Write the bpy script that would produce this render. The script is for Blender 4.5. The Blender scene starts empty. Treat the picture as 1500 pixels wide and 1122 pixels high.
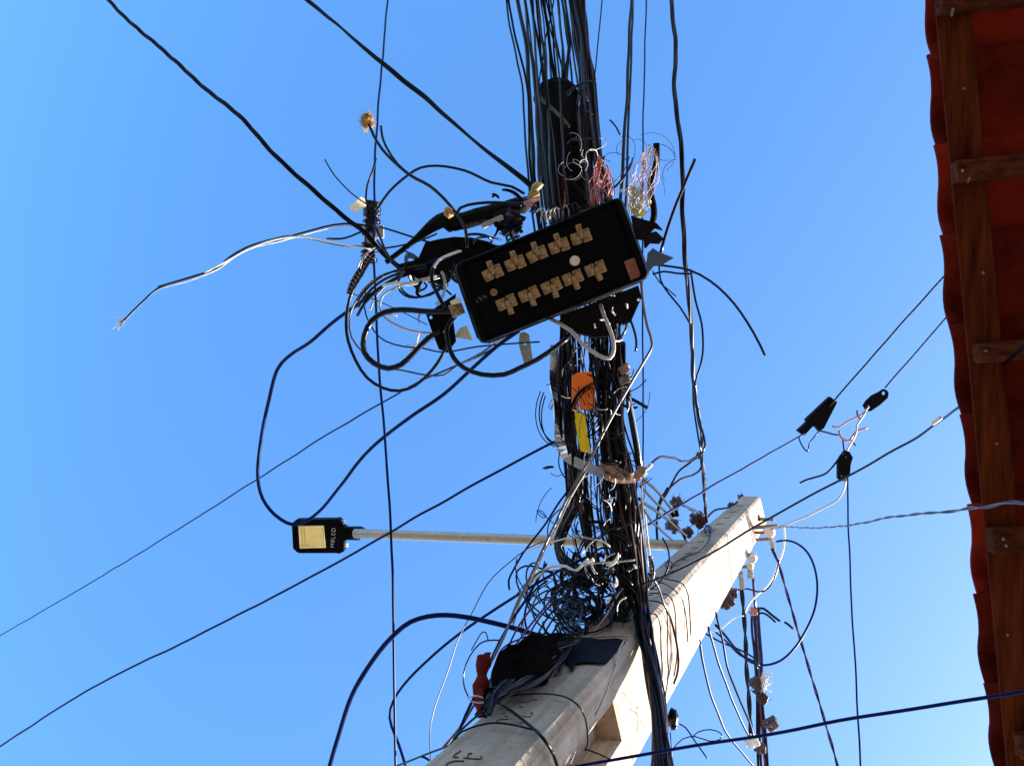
import bpy, bmesh, math, random
from mathutils import Vector, Matrix, noise
S = bpy.context.scene
COL = S.collection
R = math.radians
PI = math.pi
# ------------------------------------------------------------------ camera, sky, sun, exposure
FPX = 1450.0
zc = Vector((550, 56, -1450)).normalized()          # world up, in camera axes: the phone is pointed almost straight up
xc = (Vector((1, 0, 0)) - zc * zc.x).normalized()
yc = zc.cross(xc)
M = Matrix((xc, yc, zc))                            # camera vector -> world vector
EYE = Vector((0, 0, 1.6))
cam_d = bpy.data.cameras.new('camera')
cam = bpy.data.objects.new('camera', cam_d)
COL.objects.link(cam)
cam.matrix_world = Matrix.Translation(EYE) @ M.to_4x4()
cam_d.sensor_width = 36
cam_d.lens = FPX / 1500 * 36
cam_d.clip_start = 0.05
cam_d.clip_end = 3000
S.camera = cam
SUN_AZ = Vector((0.84, 0.55, 0)).normalized()       # direction towards the sun, seen from above
SUN_EL = R(36)
sdir = Vector((SUN_AZ.x * math.cos(SUN_EL), SUN_AZ.y * math.cos(SUN_EL), math.sin(SUN_EL)))
w = bpy.data.worlds.new('World')
S.world = w
w.use_nodes = True
nt = w.node_tree
nt.nodes.clear()
sky = nt.nodes.new('ShaderNodeTexSky')
sky.sky_type = 'NISHITA'
sky.sun_disc = False
sky.sun_elevation = SUN_EL
sky.sun_rotation = math.atan2(SUN_AZ.x, SUN_AZ.y)
sky.altitude = 0
sky.air_density = 1.0
sky.dust_density = 1.7
sky.ozone_density = 3.0
hs = nt.nodes.new('ShaderNodeHueSaturation')
hs.inputs['Saturation'].default_value = 1.25
hs.inputs['Value'].default_value = 0.84
bg = nt.nodes.new('ShaderNodeBackground')
bg.inputs[1].default_value = 0.15
ow = nt.nodes.new('ShaderNodeOutputWorld')
nt.links.new(sky.outputs[0], hs.inputs['Color'])
nt.links.new(hs.outputs[0], bg.inputs[0])
nt.links.new(bg.outputs[0], ow.inputs[0])
sl = bpy.data.lights.new('sun', 'SUN')
sl.energy = 5.0
sl.angle = R(0.53)
sl.color = (1.0, 0.95, 0.88)
so = bpy.data.objects.new('sun', sl)
COL.objects.link(so)
so.rotation_euler = sdir.to_track_quat('Z', 'Y').to_euler()
so.location = sdir * 40
S.view_settings.view_transform = 'Standard'
S.view_settings.look = 'None'
S.view_settings.gamma = 1
S.view_settings.use_curve_mapping = False
S.view_settings.exposure = 2.0
S.render.engine = 'CYCLES'

# ------------------------------------------------------------------ helpers
def ray(px, py):
    return M @ Vector((px - 750, -(py - 561), -FPX))
def at(px, py, z):                                  # the point of this sight line at height z
    d = ray(px, py)
    return EYE + d * ((z - EYE.z) / d.z)
def pxm(p):                                         # metres per photo pixel at a point
    c = M.transposed() @ (p - EYE)
    return -c.z / FPX
def frame(px, py, z, ang=0.0, tilt=(0, 0)):         # local axes: x to the right turned by ang, y up, z towards the viewer's side (down)
    p = at(px, py, z)
    m = M @ Matrix.Rotation(R(ang), 3, 'Z') @ Matrix.Rotation(R(tilt[0]), 3, 'X') @ Matrix.Rotation(R(tilt[1]), 3, 'Y')
    return Matrix.Translation(p) @ m.to_4x4(), pxm(p)

MATS = {}
def mat(name, col, rough=0.5, metal=0.0, var=0.15, scale=20.0, bump=0.0, spec=0.5, col2=None, coat=0.0, stretch=None):
    m = _mat(name, col, rough, metal, var, scale, bump, spec, col2, coat)
    if stretch:
        n = m.node_tree
        mp = n.nodes.new('ShaderNodeMapping'); mp.inputs['Scale'].default_value = stretch
        tc = [q for q in n.nodes if q.type == 'TEX_COORD'][0]
        n.links.new(tc.outputs['Object'], mp.inputs[0])
        for q in n.nodes:
            if q.type == 'TEX_NOISE': n.links.new(mp.outputs[0], q.inputs['Vector'])
    return m
def _mat(name, col, rough=0.5, metal=0.0, var=0.15, scale=20.0, bump=0.0, spec=0.5, col2=None, coat=0.0):
    m = bpy.data.materials.new(name)
    m.use_nodes = True
    n = m.node_tree
    b = n.nodes['Principled BSDF']
    b.inputs['Roughness'].default_value = rough
    b.inputs['Metallic'].default_value = metal
    b.inputs['Specular IOR Level'].default_value = spec
    b.inputs['Coat Weight'].default_value = coat
    b.inputs['Coat Roughness'].default_value = 0.25
    tc = n.nodes.new('ShaderNodeTexCoord')
    nz = n.nodes.new('ShaderNodeTexNoise')
    nz.inputs['Scale'].default_value = scale
    nz.inputs['Detail'].default_value = 6
    nz.inputs['Roughness'].default_value = 0.65
    n.links.new(tc.outputs['Object'], nz.inputs['Vector'])
    cr = n.nodes.new('ShaderNodeValToRGB')
    c = Vector(col)
    lo = c * (1 - var); hi = c * (1 + var)
    if col2: hi = Vector(col2)
    cr.color_ramp.elements[0].position = 0.32
    cr.color_ramp.elements[1].position = 0.68
    cr.color_ramp.elements[0].color = (*lo, 1)
    cr.color_ramp.elements[1].color = (*[min(1, v) for v in hi], 1)
    n.links.new(nz.outputs['Fac'], cr.inputs['Fac'])
    n.links.new(cr.outputs['Color'], b.inputs['Base Color'])
    if bump > 0:
        bp = n.nodes.new('ShaderNodeBump')
        bp.inputs['Strength'].default_value = bump
        bp.inputs['Distance'].default_value = 0.01
        nz2 = n.nodes.new('ShaderNodeTexNoise')
        nz2.inputs['Scale'].default_value = scale * 6
        nz2.inputs['Detail'].default_value = 5
        n.links.new(tc.outputs['Object'], nz2.inputs['Vector'])
        n.links.new(nz2.outputs['Fac'], bp.inputs['Height'])
        n.links.new(bp.outputs[0], b.inputs['Normal'])
    MATS[name] = m
    return m

BLK = mat('black_pvc', (0.0022, 0.0028, 0.007), 0.26, var=0.5, scale=14, spec=0.2)
BLK2 = mat('dull_black_rubber', (0.006, 0.0045, 0.004), 0.6, var=0.6, scale=24, spec=0.04, bump=0.5)
NVY = mat('glare_tinted_black_pvc', (0.002, 0.008, 0.055), 0.4, var=0.4, scale=14, spec=0.06)  # blue base paints the sky glare seen along black cables
BRN = mat('sun_browned_pvc', (0.014, 0.006, 0.005), 0.3, var=0.5, scale=10, spec=0.13)
GRY = mat('grey_pvc', (0.085, 0.06, 0.055), 0.45, var=0.25, scale=9)
LGT = mat('pale_grey_pvc', (0.38, 0.34, 0.31), 0.5, var=0.2, scale=9)
WHT = mat('white_pvc', (0.75, 0.74, 0.70), 0.5, var=0.1, scale=9)
PUR = mat('purple_pvc', (0.06, 0.015, 0.07), 0.4, var=0.3)
RED = mat('red_pvc', (0.09, 0.006, 0.003), 0.8, spec=0.05, var=0.3)
PNK = mat('pink_wire', (0.42, 0.17, 0.15), 0.45, var=0.2)
COP = mat('bare_copper', (0.55, 0.27, 0.13), 0.4, metal=0.8, var=0.2)
ORG = mat('orange_plastic', (0.95, 0.17, 0.0), 0.5, var=0.12, scale=12)
YEL = mat('yellow_plastic', (0.85, 0.62, 0.0), 0.5, var=0.05, scale=12)
STL = mat('bright_steel', (0.62, 0.60, 0.58), 0.25, metal=1.0, var=0.1, scale=12, bump=0.03)
RST = mat('rusty_steel', (0.20, 0.09, 0.05), 0.7, metal=0.2, var=0.3, scale=60, col2=(0.34, 0.22, 0.14), bump=0.5)
GLV = mat('galvanised_steel', (0.36, 0.33, 0.27), 0.45, metal=0.45, var=0.18, scale=40, bump=0.2)
BRS = mat('weathered_brass', (0.13, 0.055, 0.014), 0.4, metal=0.25, var=0.6, scale=110, col2=(0.42, 0.25, 0.09), bump=0.4)
CRM = mat('cream_plastic', (0.72, 0.66, 0.48), 0.5, var=0.1)
TAN = mat('expanded_foam', (0.55, 0.30, 0.09), 0.9, var=0.4, scale=120, bump=0.8)
LED = mat('led_phosphor_cover', (0.90, 0.70, 0.24), 0.35, var=0.06, scale=25)
LMP = mat('black_painted_aluminium', (0.0014, 0.0008, 0.0012), 0.5, var=0.4, scale=30, spec=0.07)
BAG = mat('black_plastic_sheet', (0.004, 0.003, 0.003), 0.6, var=0.6, scale=12, bump=0.6, spec=0.0)
MRK = mat('faded_black_paint', (0.09, 0.05, 0.03), 0.8, var=0.3, scale=80)
def per_object(m, lo, hi):                          # every tile is fired a little differently
    n = m.node_tree; b = n.nodes['Principled BSDF']; old = b.inputs['Base Color'].links[0].from_socket
    oi = n.nodes.new('ShaderNodeObjectInfo'); mr = n.nodes.new('ShaderNodeMapRange')
    mr.inputs['To Min'].default_value = lo; mr.inputs['To Max'].default_value = hi
    hs_ = n.nodes.new('ShaderNodeHueSaturation')
    n.links.new(oi.outputs['Random'], mr.inputs['Value']); n.links.new(mr.outputs['Result'], hs_.inputs['Value'])
    n.links.new(old, hs_.inputs['Color']); n.links.new(hs_.outputs['Color'], b.inputs['Base Color'])
WOOD = mat('brown_timber', (0.055, 0.008, 0.002), 0.85, var=0.35, scale=9, bump=0.5, spec=0.05, col2=(0.125, 0.024, 0.006), stretch=(6, .5, 6))
WOOD2 = mat('grey_brown_timber', (0.035, 0.008, 0.003), 0.85, var=0.4, scale=9, bump=0.5, spec=0.05, col2=(0.11, 0.028, 0.012), stretch=(.5, 6, 6))
TILE = mat('terracotta', (0.11, 0.004, 0.002), 0.85, var=0.4, scale=5, bump=0.6, col2=(0.38, 0.025, 0.006), spec=0.08)
per_object(TILE, .28, .9); per_object(WOOD2, .7, 1.3)
LTR = mat('white_lettering', (0.8, 0.8, 0.78), 0.5, var=0.03)
INK = mat('red_brown_ink', (0.35, 0.05, 0.03), 0.7, var=0.1)
WALL = mat('painted_render', (0.45, 0.38, 0.28), 0.85, var=0.12, scale=3, bump=0.3)
ROAD = mat('worn_asphalt', (0.05, 0.05, 0.05), 0.9, var=0.2, scale=4, bump=0.5)
PAVE = mat('concrete_paving', (0.16, 0.145, 0.125), 0.9, var=0.15, scale=3, bump=0.4)
INS = mat('porcelain', (0.62, 0.56, 0.50), 0.25, var=0.1)

def concrete():
    m = mat('pole_concrete', (0.35, 0.265, 0.19), 0.9, var=0.12, scale=5, bump=0.8, spec=0.2, col2=(0.44, 0.355, 0.27))
    n = m.node_tree
    b = n.nodes['Principled BSDF']
    old = b.inputs['Base Color'].links[0].from_socket
    tc = n.nodes.new('ShaderNodeTexCoord')
    mp = n.nodes.new('ShaderNodeMapping')
    mp.inputs['Scale'].default_value = (26, 26, 1.1)         # rain streaks run down the shaft
    nz = n.nodes.new('ShaderNodeTexNoise')
    nz.inputs['Scale'].default_value = 1.0
    nz.inputs['Detail'].default_value = 5
    cr = n.nodes.new('ShaderNodeValToRGB')
    cr.color_ramp.elements[0].position = 0.30
    cr.color_ramp.elements[0].color = (0.42, 0.32, 0.23, 1)
    cr.color_ramp.elements[1].position = 0.52
    cr.color_ramp.elements[1].color = (1, 1, 1, 1)
    mx = n.nodes.new('ShaderNodeMix')
    mx.data_type = 'RGBA'; mx.blend_type = 'MULTIPLY'
    mx.inputs['Factor'].default_value = 0.6
    pn = n.nodes.new('ShaderNodeTexNoise'); pn.inputs['Scale'].default_value = 70; pn.inputs['Detail'].default_value = 3
    pr = n.nodes.new('ShaderNodeValToRGB'); pr.color_ramp.elements[0].position = 0.28; pr.color_ramp.elements[0].color = (.35, .28, .22, 1); pr.color_ramp.elements[1].position = 0.40; pr.color_ramp.elements[1].color = (1, 1, 1, 1)
    m2 = n.nodes.new('ShaderNodeMix'); m2.data_type = 'RGBA'; m2.blend_type = 'MULTIPLY'; m2.inputs['Factor'].default_value = 0.45
    n.links.new(tc.outputs['Object'], pn.inputs['Vector']); n.links.new(pn.outputs['Fac'], pr.inputs['Fac'])
    n.links.new(tc.outputs['Object'], mp.inputs[0]); n.links.new(mp.outputs[0], nz.inputs['Vector'])
    n.links.new(nz.outputs['Fac'], cr.inputs['Fac'])
    n.links.new(old, mx.inputs['A']); n.links.new(cr.outputs['Color'], mx.inputs['B'])
    n.links.new(mx.outputs['Result'], m2.inputs['A']); n.links.new(pr.outputs['Color'], m2.inputs['B'])
    n.links.new(m2.outputs['Result'], b.inputs['Base Color'])
    return m
CON = concrete()
HAIR = mat('red_orange_wire', (.30, .05, .03), .5, var=.5, scale=60)

def tag(o, label=None, cat=None, group=None, kind=None):
    if label: o['label'] = label
    if cat: o['category'] = cat
    if group: o['group'] = group
    if kind: o['kind'] = kind
    return o
WM = {}
def put(o, mw, parent=None):                        # world placement, kept by hand so that nothing waits for an update
    WM[o.name] = mw.copy()
    if parent is not None:
        o.parent = parent
        o.matrix_basis = WM[parent.name].inverted() @ mw
    else: o.matrix_basis = mw
def thing(name, label, cat, loc=None, group=None, mw=None):
    o = bpy.data.objects.new(name, None)
    o.empty_display_size = 0.05
    COL.objects.link(o)
    if mw is None: mw = Matrix.Translation(Vector(loc)) if loc is not None else Matrix()
    put(o, mw)
    return tag(o, label, cat, group)

class MB:
    def __init__(s): s.v = []; s.f = []; s.sm = []
    def add(s, vs, fs, smooth=False):
        k = len(s.v)
        s.v += [tuple(v) for v in vs]
        for f in fs:
            s.f.append([k + i for i in f]); s.sm.append(smooth)
    def bm(s, b, smooth=False, mx=None):
        b.verts.index_update()
        s.add([(mx @ v.co) if mx else v.co.copy() for v in b.verts], [[v.index for v in f.verts] for f in b.faces], smooth)
        b.free()
    def box(s, c, size, rot=0.0, bev=0.0, mx=None):
        b = bmesh.new()
        bmesh.ops.create_cube(b, size=1)
        bmesh.ops.scale(b, vec=Vector(size), verts=b.verts)
        if bev > 0: bmesh.ops.bevel(b, geom=list(b.edges), offset=bev, segments=2, affect='EDGES', profile=0.5)
        m = Matrix.Translation(Vector(c)) @ Matrix.Rotation(rot, 4, 'Z')
        s.bm(b, False, (mx @ m) if mx else m)
    def bar(s, p0, p1, wd, th, bev=0.0, up=Vector((0, 0, 1))):    # a flat bar between two points
        p0 = Vector(p0); p1 = Vector(p1)
        x = (p1 - p0); L = x.length; x.normalize()
        y = up.cross(x)
        if y.length < 1e-3: y = Vector((0, 1, 0)).cross(x)
        y.normalize(); z = x.cross(y)
        m = Matrix.Translation((p0 + p1) / 2) @ Matrix((x, y, z)).transposed().to_4x4()
        s.box((0, 0, 0), (L, wd, th), 0, bev, m)
    def cyl(s, p0, p1, r0, r1=None, n=12, cap=True):
        if r1 is None: r1 = r0
        s.tube([Vector(p0), Vector(p1)], [r0, r1], n, cap)
    def ball(s, c, r, jit=0.0, seed=0, sub=2, sc=(1, 1, 1)):
        b = bmesh.new()
        bmesh.ops.create_icosphere(b, subdivisions=sub, radius=1)
        for v in b.verts:
            d = 1 + jit * noise.noise(v.co * 2.3 + Vector((seed * 3.1, seed, 0)))
            v.co = Vector((v.co.x * sc[0], v.co.y * sc[1], v.co.z * sc[2])) * d * r
        s.bm(b, True, Matrix.Translation(Vector(c)))
    def tube(s, pts, r, n=6, cap=True, flat=1.0):
        N = len(pts)
        rr = r if isinstance(r, (list, tuple)) else [r] * N
        t = [(pts[min(i + 1, N - 1)] - pts[max(i - 1, 0)]).normalized() for i in range(N)]
        u = t[0].orthogonal().normalized()
        vs = []
        for i in range(N):
            u = (u - t[i] * u.dot(t[i]))
            if u.length < 1e-6: u = t[i].orthogonal()
            u.normalize()
            v = t[i].cross(u)
            for k in range(n):
                a = 2 * PI * k / n
                vs.append(pts[i] + (u * math.cos(a) + v * math.sin(a) * flat) * rr[i])
        fs = [[i * n + k, i * n + (k + 1) % n, (i + 1) * n + (k + 1) % n, (i + 1) * n + k] for i in range(N - 1) for k in range(n)]
        s.add(vs, fs, True)
        if cap:
            k = len(s.v) - len(vs)
            s.f.append([k + j for j in range(n)][::-1]); s.sm.append(False)
            s.f.append([k + (N - 1) * n + j for j in range(n)]); s.sm.append(False)
    def prism(s, poly, z0, z1, holes=(), mx=None):
        b = bmesh.new()
        es = []
        for lp in [poly] + list(holes):
            vs = [b.verts.new((p[0], p[1], z0)) for p in lp]
            for i in range(len(vs)): es.append(b.edges.new((vs[i], vs[(i + 1) % len(vs)])))
        bmesh.ops.triangle_fill(b, edges=es, use_beauty=True)
        r = bmesh.ops.extrude_face_region(b, geom=list(b.faces))
        bmesh.ops.translate(b, vec=(0, 0, z1 - z0), verts=[g for g in r['geom'] if isinstance(g, bmesh.types.BMVert)])
        bmesh.ops.recalc_face_normals(b, faces=b.faces)
        s.bm(b, False, mx)
    def build(s, name, m, parent=None, mw=None):
        me = bpy.data.meshes.new(name)
        me.from_pydata(s.v, [], s.f)
        me.polygons.foreach_set('use_smooth', s.sm)
        for x in (m if isinstance(m, (list, tuple)) else [m]): me.materials.append(x)
        me.update()
        o = bpy.data.objects.new(name, me)
        COL.objects.link(o)
        if mw is None: mw = WM[parent.name].copy() if parent is not None else Matrix()
        put(o, mw, parent)
        return o

def spline(P, step=0.03, mx=400):
    P = [Vector(p) for p in P]
    if len(P) == 2:
        return [P[0].lerp(P[1], i / 6) for i in range(7)]
    Q = [P[0] * 2 - P[1]] + P + [P[-1] * 2 - P[-2]]
    out = []
    for i in range(1, len(Q) - 2):
        a, b, c, d = Q[i - 1:i + 3]
        t0 = 0; t1 = t0 + max(1e-4, (b - a).length ** .5); t2 = t1 + max(1e-4, (c - b).length ** .5); t3 = t2 + max(1e-4, (d - c).length ** .5)
        n = max(2, min(24, int((c - b).length / step)))
        for k in range(n):
            t = t1 + (t2 - t1) * k / n
            A1 = a * ((t1 - t) / (t1 - t0)) + b * ((t - t0) / (t1 - t0))
            A2 = b * ((t2 - t) / (t2 - t1)) + c * ((t - t1) / (t2 - t1))
            A3 = c * ((t3 - t) / (t3 - t2)) + d * ((t - t2) / (t3 - t2))
            B1 = A1 * ((t2 - t) / (t2 - t0)) + A2 * ((t - t0) / (t2 - t0))
            B2 = A2 * ((t3 - t) / (t3 - t1)) + A3 * ((t - t1) / (t3 - t1))
            out.append(B1 * ((t2 - t) / (t2 - t1)) + B2 * ((t - t1) / (t2 - t1)))
    out.append(P[-1])
    return out

def lift(pts, z, ext=(0, 0)):
    L = [0]
    for i in range(1, len(pts)):
        L.append(L[-1] + math.hypot(pts[i][0] - pts[i - 1][0], pts[i][1] - pts[i - 1][1]))
    out = []
    for p, l in zip(pts, L):
        if len(p) > 2 and p[2] == 'P':
            out.append(on_pole(p[0], p[1])); continue
        if len(p) > 2: zz = p[2]
        elif isinstance(z, (list, tuple)):
            t = l / L[-1] * (len(z) - 1); i = min(int(t), len(z) - 2)
            zz = 1.6 + 1 / ((1 - t + i) / (z[i] - 1.6) + (t - i) / (z[i + 1] - 1.6))
        else: zz = z
        out.append(at(p[0], p[1], zz))
    if ext[0]:
        d = (out[0] - out[1]).normalized(); out.insert(0, out[0] + d * ext[0])
    if ext[1]:
        d = (out[-1] - out[-2]).normalized(); out.append(out[-1] + d * ext[1])
    return out

def wob(path, amp, seed):
    return [p + amp * noise.noise_vector(p * 5.0 + Vector((seed * 7.7, seed, seed * 1.3))) for p in path]

_n = [0]
def cable(label, pts, z, wpx, m=BLK, name='cable', cat='cable', group=None, ext=(0, 0), twist=None, amp=0.004, n=6, kind=None, step=0.03):
    _n[0] += 1
    P = lift(pts, z, ext)
    mid = P[len(P) // 2]
    r = wpx * 0.5 * pxm(mid)
    path = wob(spline(P, step), amp, _n[0])
    if twist:
        ns, pitch = twist
        root = thing(name, label, cat, P[len(P) // 2], group)
        rs = r * (0.62 if ns == 2 else 0.55)
        # finer steps so that the lay of the strands reads
        fine = spline(P, min(0.02, pitch / 12))
        fine = wob(fine, amp, _n[0])
        T = [(fine[min(i + 1, len(fine) - 1)] - fine[max(i - 1, 0)]).normalized() for i in range(len(fine))]
        for k in range(ns):
            u = T[0].orthogonal().normalized(); L = 0; q = []
            for i, p in enumerate(fine):
                if i: L += (p - fine[i - 1]).length
                u = (u - T[i] * u.dot(T[i])).normalized(); v = T[i].cross(u)
                a = 2 * PI * (L / pitch + k / ns)
                q.append(p + (u * math.cos(a) + v * math.sin(a)) * rs * 0.95 - root.location)
            b = MB(); b.tube(q, rs, n)
            mm = m[k % len(m)] if isinstance(m, (list, tuple)) else m
            b.build('strand', mm, root)
        return root
    b = MB(); b.tube(path, r, n)
    o = b.build(name, m)
    return tag(o, label, cat, group, kind)

# ------------------------------------------------------------------ the setting: ground and street
def sheet(name, x0, y0, x1, y1, z, m, kind='structure'):
    b = MB(); b.add([(x0, y0, z), (x1, y0, z), (x1, y1, z), (x0, y1, z)], [[0, 1, 2, 3]])
    return tag(b.build(name, m), kind=kind)
sheet('ground', -600, -600, 600, 600, 0.0, PAVE)
sheet('road', -9.0, -300, -2.6, 300, 0.004, ROAD)
for x0, x1 in ((-2.6, -2.45), (-9.15, -9.0)):
    b = MB(); b.box(((x0 + x1) / 2, 0, 0.06), (x1 - x0, 600, 0.12), 0, 0.01)
    tag(b.build('kerb', PAVE), kind='structure')
sheet('pavement', -2.45, -300, 0.95, 300, 0.12, PAVE)

# ------------------------------------------------------------------ the concrete pole
ZT = 9.0
A = at(1085, 727, ZT); B = at(1113, 727, ZT); Cc = at(1123, 768, ZT)
B.z = A.z
ax_top = (A + Cc) / 2
# the shaft tapers: find the height where its edges would meet
best = None
for k in range(200):
    za = 12 + k * 0.1
    ap = Vector((ax_top.x, ax_top.y, za))
    def lower(P, z): return ap + (P - ap) * ((za - z) / (za - ZT))
    err = 0
    for P, line in ((A, ((850, 925), (618, 1122))), (B, ((757, 1122), (915, 966)))):
        for (lx, ly) in line:
            e = 1e9
            for j in range(40):
                q = lower(P, 3.0 + j * 0.1)
                c = M.transposed() @ (q - EYE)
                e = min(e, math.hypot(750 + c.x / -c.z * FPX - lx, 561 - c.y / -c.z * FPX - ly))
            err += e
    if best is None or err < best[0]: best = (err, za)
ZA = best[1]
print('pole apex', ZA, 'err', best[0], 'A', A, 'B', B, 'C', Cc)
AP = Vector((ax_top.x, ax_top.y, ZA))
def pl(P, z): return AP + (P - AP) * ((ZA - z) / (ZA - ZT))
def pole_pt(u, v, z):                               # u across the grey face (A to B), v across the lit face (B to C)
    a = pl(A, z); b_ = pl(B, z); c = pl(Cc, z)
    return b_ + (a - b_) * (1 - u) + (c - b_) * v
def pole_z(px, py):                                 # height of the shaft where this sight line passes it
    d = ray(px, py); h = Vector((d.x, d.y)); 
    t = Vector((AP.x, AP.y)).dot(h) / h.dot(h)
    return EYE.z + d.z * t
FN = (pl(A, 5) - pl(B, 5)).cross(pl(A, 8) - pl(B, 5)).normalized()
if FN.dot(EYE - pl(B, 5)) < 0: FN = -FN
def on_face(px, py, off=0.002):
    d = ray(px, py)
    t = (pl(B, 5) + FN * off - EYE).dot(FN) / d.dot(FN)
    return EYE + d * t
FC = (pl(Cc, 5) - pl(B, 5)).cross(pl(Cc, 8) - pl(B, 5)).normalized()
if FC.dot(EYE - pl(B, 5)) < 0: FC = -FC
def on_lit(px, py, off=0.002):
    d = ray(px, py)
    t = (pl(B, 5) + FC * off - EYE).dot(FC) / d.dot(FC)
    return EYE + d * t
def on_pole(px, py, off=0.018):
    d = ray(px, py)
    t = max((pl(B, 5) + FN * off - EYE).dot(FN) / d.dot(FN), (pl(B, 5) + FC * off - EYE).dot(FC) / d.dot(FC))
    return EYE + d * t
pole = thing('utility_pole', 'weathered grey concrete power pole of tapering section with dark drill holes, one side sunlit', 'pole', Vector((AP.x, AP.y, 0)))
ploc = pole.location
b = MB()
ZR = 4.64                                           # below this the lit side has a deep recess between two flanges
def ring(z, bev=0.06):
    c = [(0, 0), (1, 0), (1, 1), (0, 1)]
    out = []
    for i in range(4):
        p = Vector(c[i]); a = Vector(c[i - 1]); n_ = Vector(c[(i + 1) % 4])
        out.append(p + (a - p) * bev); out.append(p + (n_ - p) * bev)
    return [pole_pt(q.x, q.y, z) - ploc for q in out]
zs = [ZR + 0.001] + [ZR + (ZT - ZR) * i / 10 for i in range(1, 11)]
rings = [ring(z) for z in zs]
vs = [p for r_ in rings for p in r_]
fs = [[i * 8 + k, i * 8 + (k + 1) % 8, (i + 1) * 8 + (k + 1) % 8, (i + 1) * 8 + k] for i in range(len(rings) - 1) for k in range(8)]
fs += [list(range(8))[::-1], [(len(rings) - 1) * 8 + k for k in range(8)]]
b.add(vs, fs)
def column(poly, z0, z1, steps=5):
    v = []; n_ = len(poly)
    for i in range(steps + 1):
        z = z0 + (z1 - z0) * i / steps
        v += [pole_pt(u_, v_, z) - ploc for u_, v_ in poly]
    f = [[i * n_ + k, i * n_ + (k + 1) % n_, (i + 1) * n_ + (k + 1) % n_, (i + 1) * n_ + k] for i in range(steps) for k in range(n_)]
    f += [list(range(n_))[::-1], [steps * n_ + k for k in range(n_)]]
    b.add(v, f)
column([(0, 0.06), (0.06, 0), (0.94, 0), (1, 0.06), (1, 0.30), (0, 0.30)], -0.4, ZR)
column([(0, 0.66), (1, 0.66), (1, 0.94), (0.94, 1), (0.06, 1), (0, 0.94)], -0.4, ZR)
column([(0.05, 0.302), (0.95, 0.302), (0.95, 0.658), (0.05, 0.658)], -0.4, 1.8)
column([(0.35, 0.302), (0.65, 0.302), (0.65, 0.658), (0.35, 0.658)], 1.802, ZR - 0.002)
shaft = b.build('shaft', CON, pole)
# drill holes down the middle of the grey face
b = MB()
for i in range(17):
    t = i / 16
    x = 1084 + (944 - 1084) * t - 6 * math.sin(t * PI); y = 741 + (880 - 741) * t
    p0 = on_face(x - 4.5, y + 0.6, 0.0015); p1 = on_face(x + 4.5, y - 0.6, 0.0015)
    b.bar(p0 - ploc, p1 - ploc, 0.007, 0.003, up=FN)
tag(b.build('drill_hole', MRK, pole), kind='stuff')
# painted letters and scribbles, faded
def strokes(lst, wd, name='painted_mark'):
    for st in lst:
        bb = MB()
        P = spline([on_face(x, y, 0.002) - ploc for x, y in st], 0.01)
        bb.tube(P, wd, 4, True, 1.0)
        bb.build(name, MRK, pole)
def zp(l): return [(600 + x / 7.5, 1000 + y / 7.5) for x, y in l]
strokes([zp([(565, 742), (520, 770), (480, 812), (540, 815)]), zp([(590, 822), (780, 830), (785, 795)]), zp([(645, 770), (640, 800), (628, 825)]), zp([(640, 775), (690, 773)]),
         zp([(395, 915), (420, 880), (500, 855), (600, 858)])], 0.0022)
strokes([zp([(1180, 190), (1240, 212), (1300, 205), (1350, 185), (1410, 185)]), zp([(1200, 268), (1245, 262)]), zp([(1320, 330), (1350, 325), (1335, 360), (1300, 372), (1250, 360)]),
         zp([(950, 425), (1000, 398), (1090, 396)]), zp([(1010, 335), (1045, 328)]), zp([(1200, 436), (1250, 438)]), zp([(1050, 366), (1080, 364)])], 0.0014)
# drip stain
bb = MB()
P = [on_face(x, y, 0.002) - ploc for x, y in ((826, 972), (822, 980), (818, 989), (813, 990))]
bb.tube(spline(P, .01), 0.006, 6); bb.build('stain', MRK, pole)

# ------------------------------------------------------------------ street lamp on its arm
Z0 = pole_z(1000, 795)
a0 = at(1006, 799, Z0 + 0.22); a1 = at(520, 781, 7.42)
arm_dir = (a1 - a0).normalized()
lamp = thing('street_lamp', 'black street lamp with square yellow panel on a long grey arm', 'street lamp', a0)
b = MB(); b.tube([a0 + (a1 - a0) * (i / 8) - a0 for i in range(0, 9)], 0.031, 20)
b.build('arm', GLV, lamp)
F, s = frame(466, 786, 7.45, -1.0, (3, -2))
Li = F
def lpx(l, ox=466, oy=786, s=s): return [((x - ox) * s, -(y - oy) * s) for x, y in l]
outline = [(427, 770), (428, 766), (433, 762), (437, 761.5), (492, 759.5), (495, 758.5), (498, 760), (500, 763), (504, 770), (508, 772.5), (508, 790), (504, 792), (504, 807), (500, 809), (497, 810.5), (493, 809.5), (438, 811), (434, 809), (429, 804)]
b = MB(); b.prism(lpx(outline), -0.07, 0.0)
b.prism(lpx([(433, 769), (500, 767), (500, 803), (436, 805)]), 0.0, 0.006)
hb = b.build('head', LMP, lamp, Li)
b = MB()
b.prism(lpx([(437, 770.5), (474.5, 769), (478, 801.5), (439.5, 803.5)]), 0.006, 0.011)
ob = b.build('led_panel', LED, lamp, Li)
b = MB()
for x0, y0, x1, y1 in ((438, 771.5, 474, 770), (474, 770, 477, 801), (440.5, 800.6, 477, 799.6), (438, 771.5, 440.5, 802)):
    p = lpx([(x0, y0), (x1, y1)]); b.tube([Vector((*p[0], 0.012)), Vector((*p[1], 0.012))], 0.0022, 6)
b.build('panel_frame', CRM, lamp, Li)
b = MB()
for i in range(11):
    for j in range(3 if i > 8 else 2):
        p = lpx([(442 + j * 4 + i * 0.2, 774 + i * 2.5)])[0]
        b.box((p[0], p[1], 0.0118), (0.005, 0.005, 0.0015))
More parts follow.
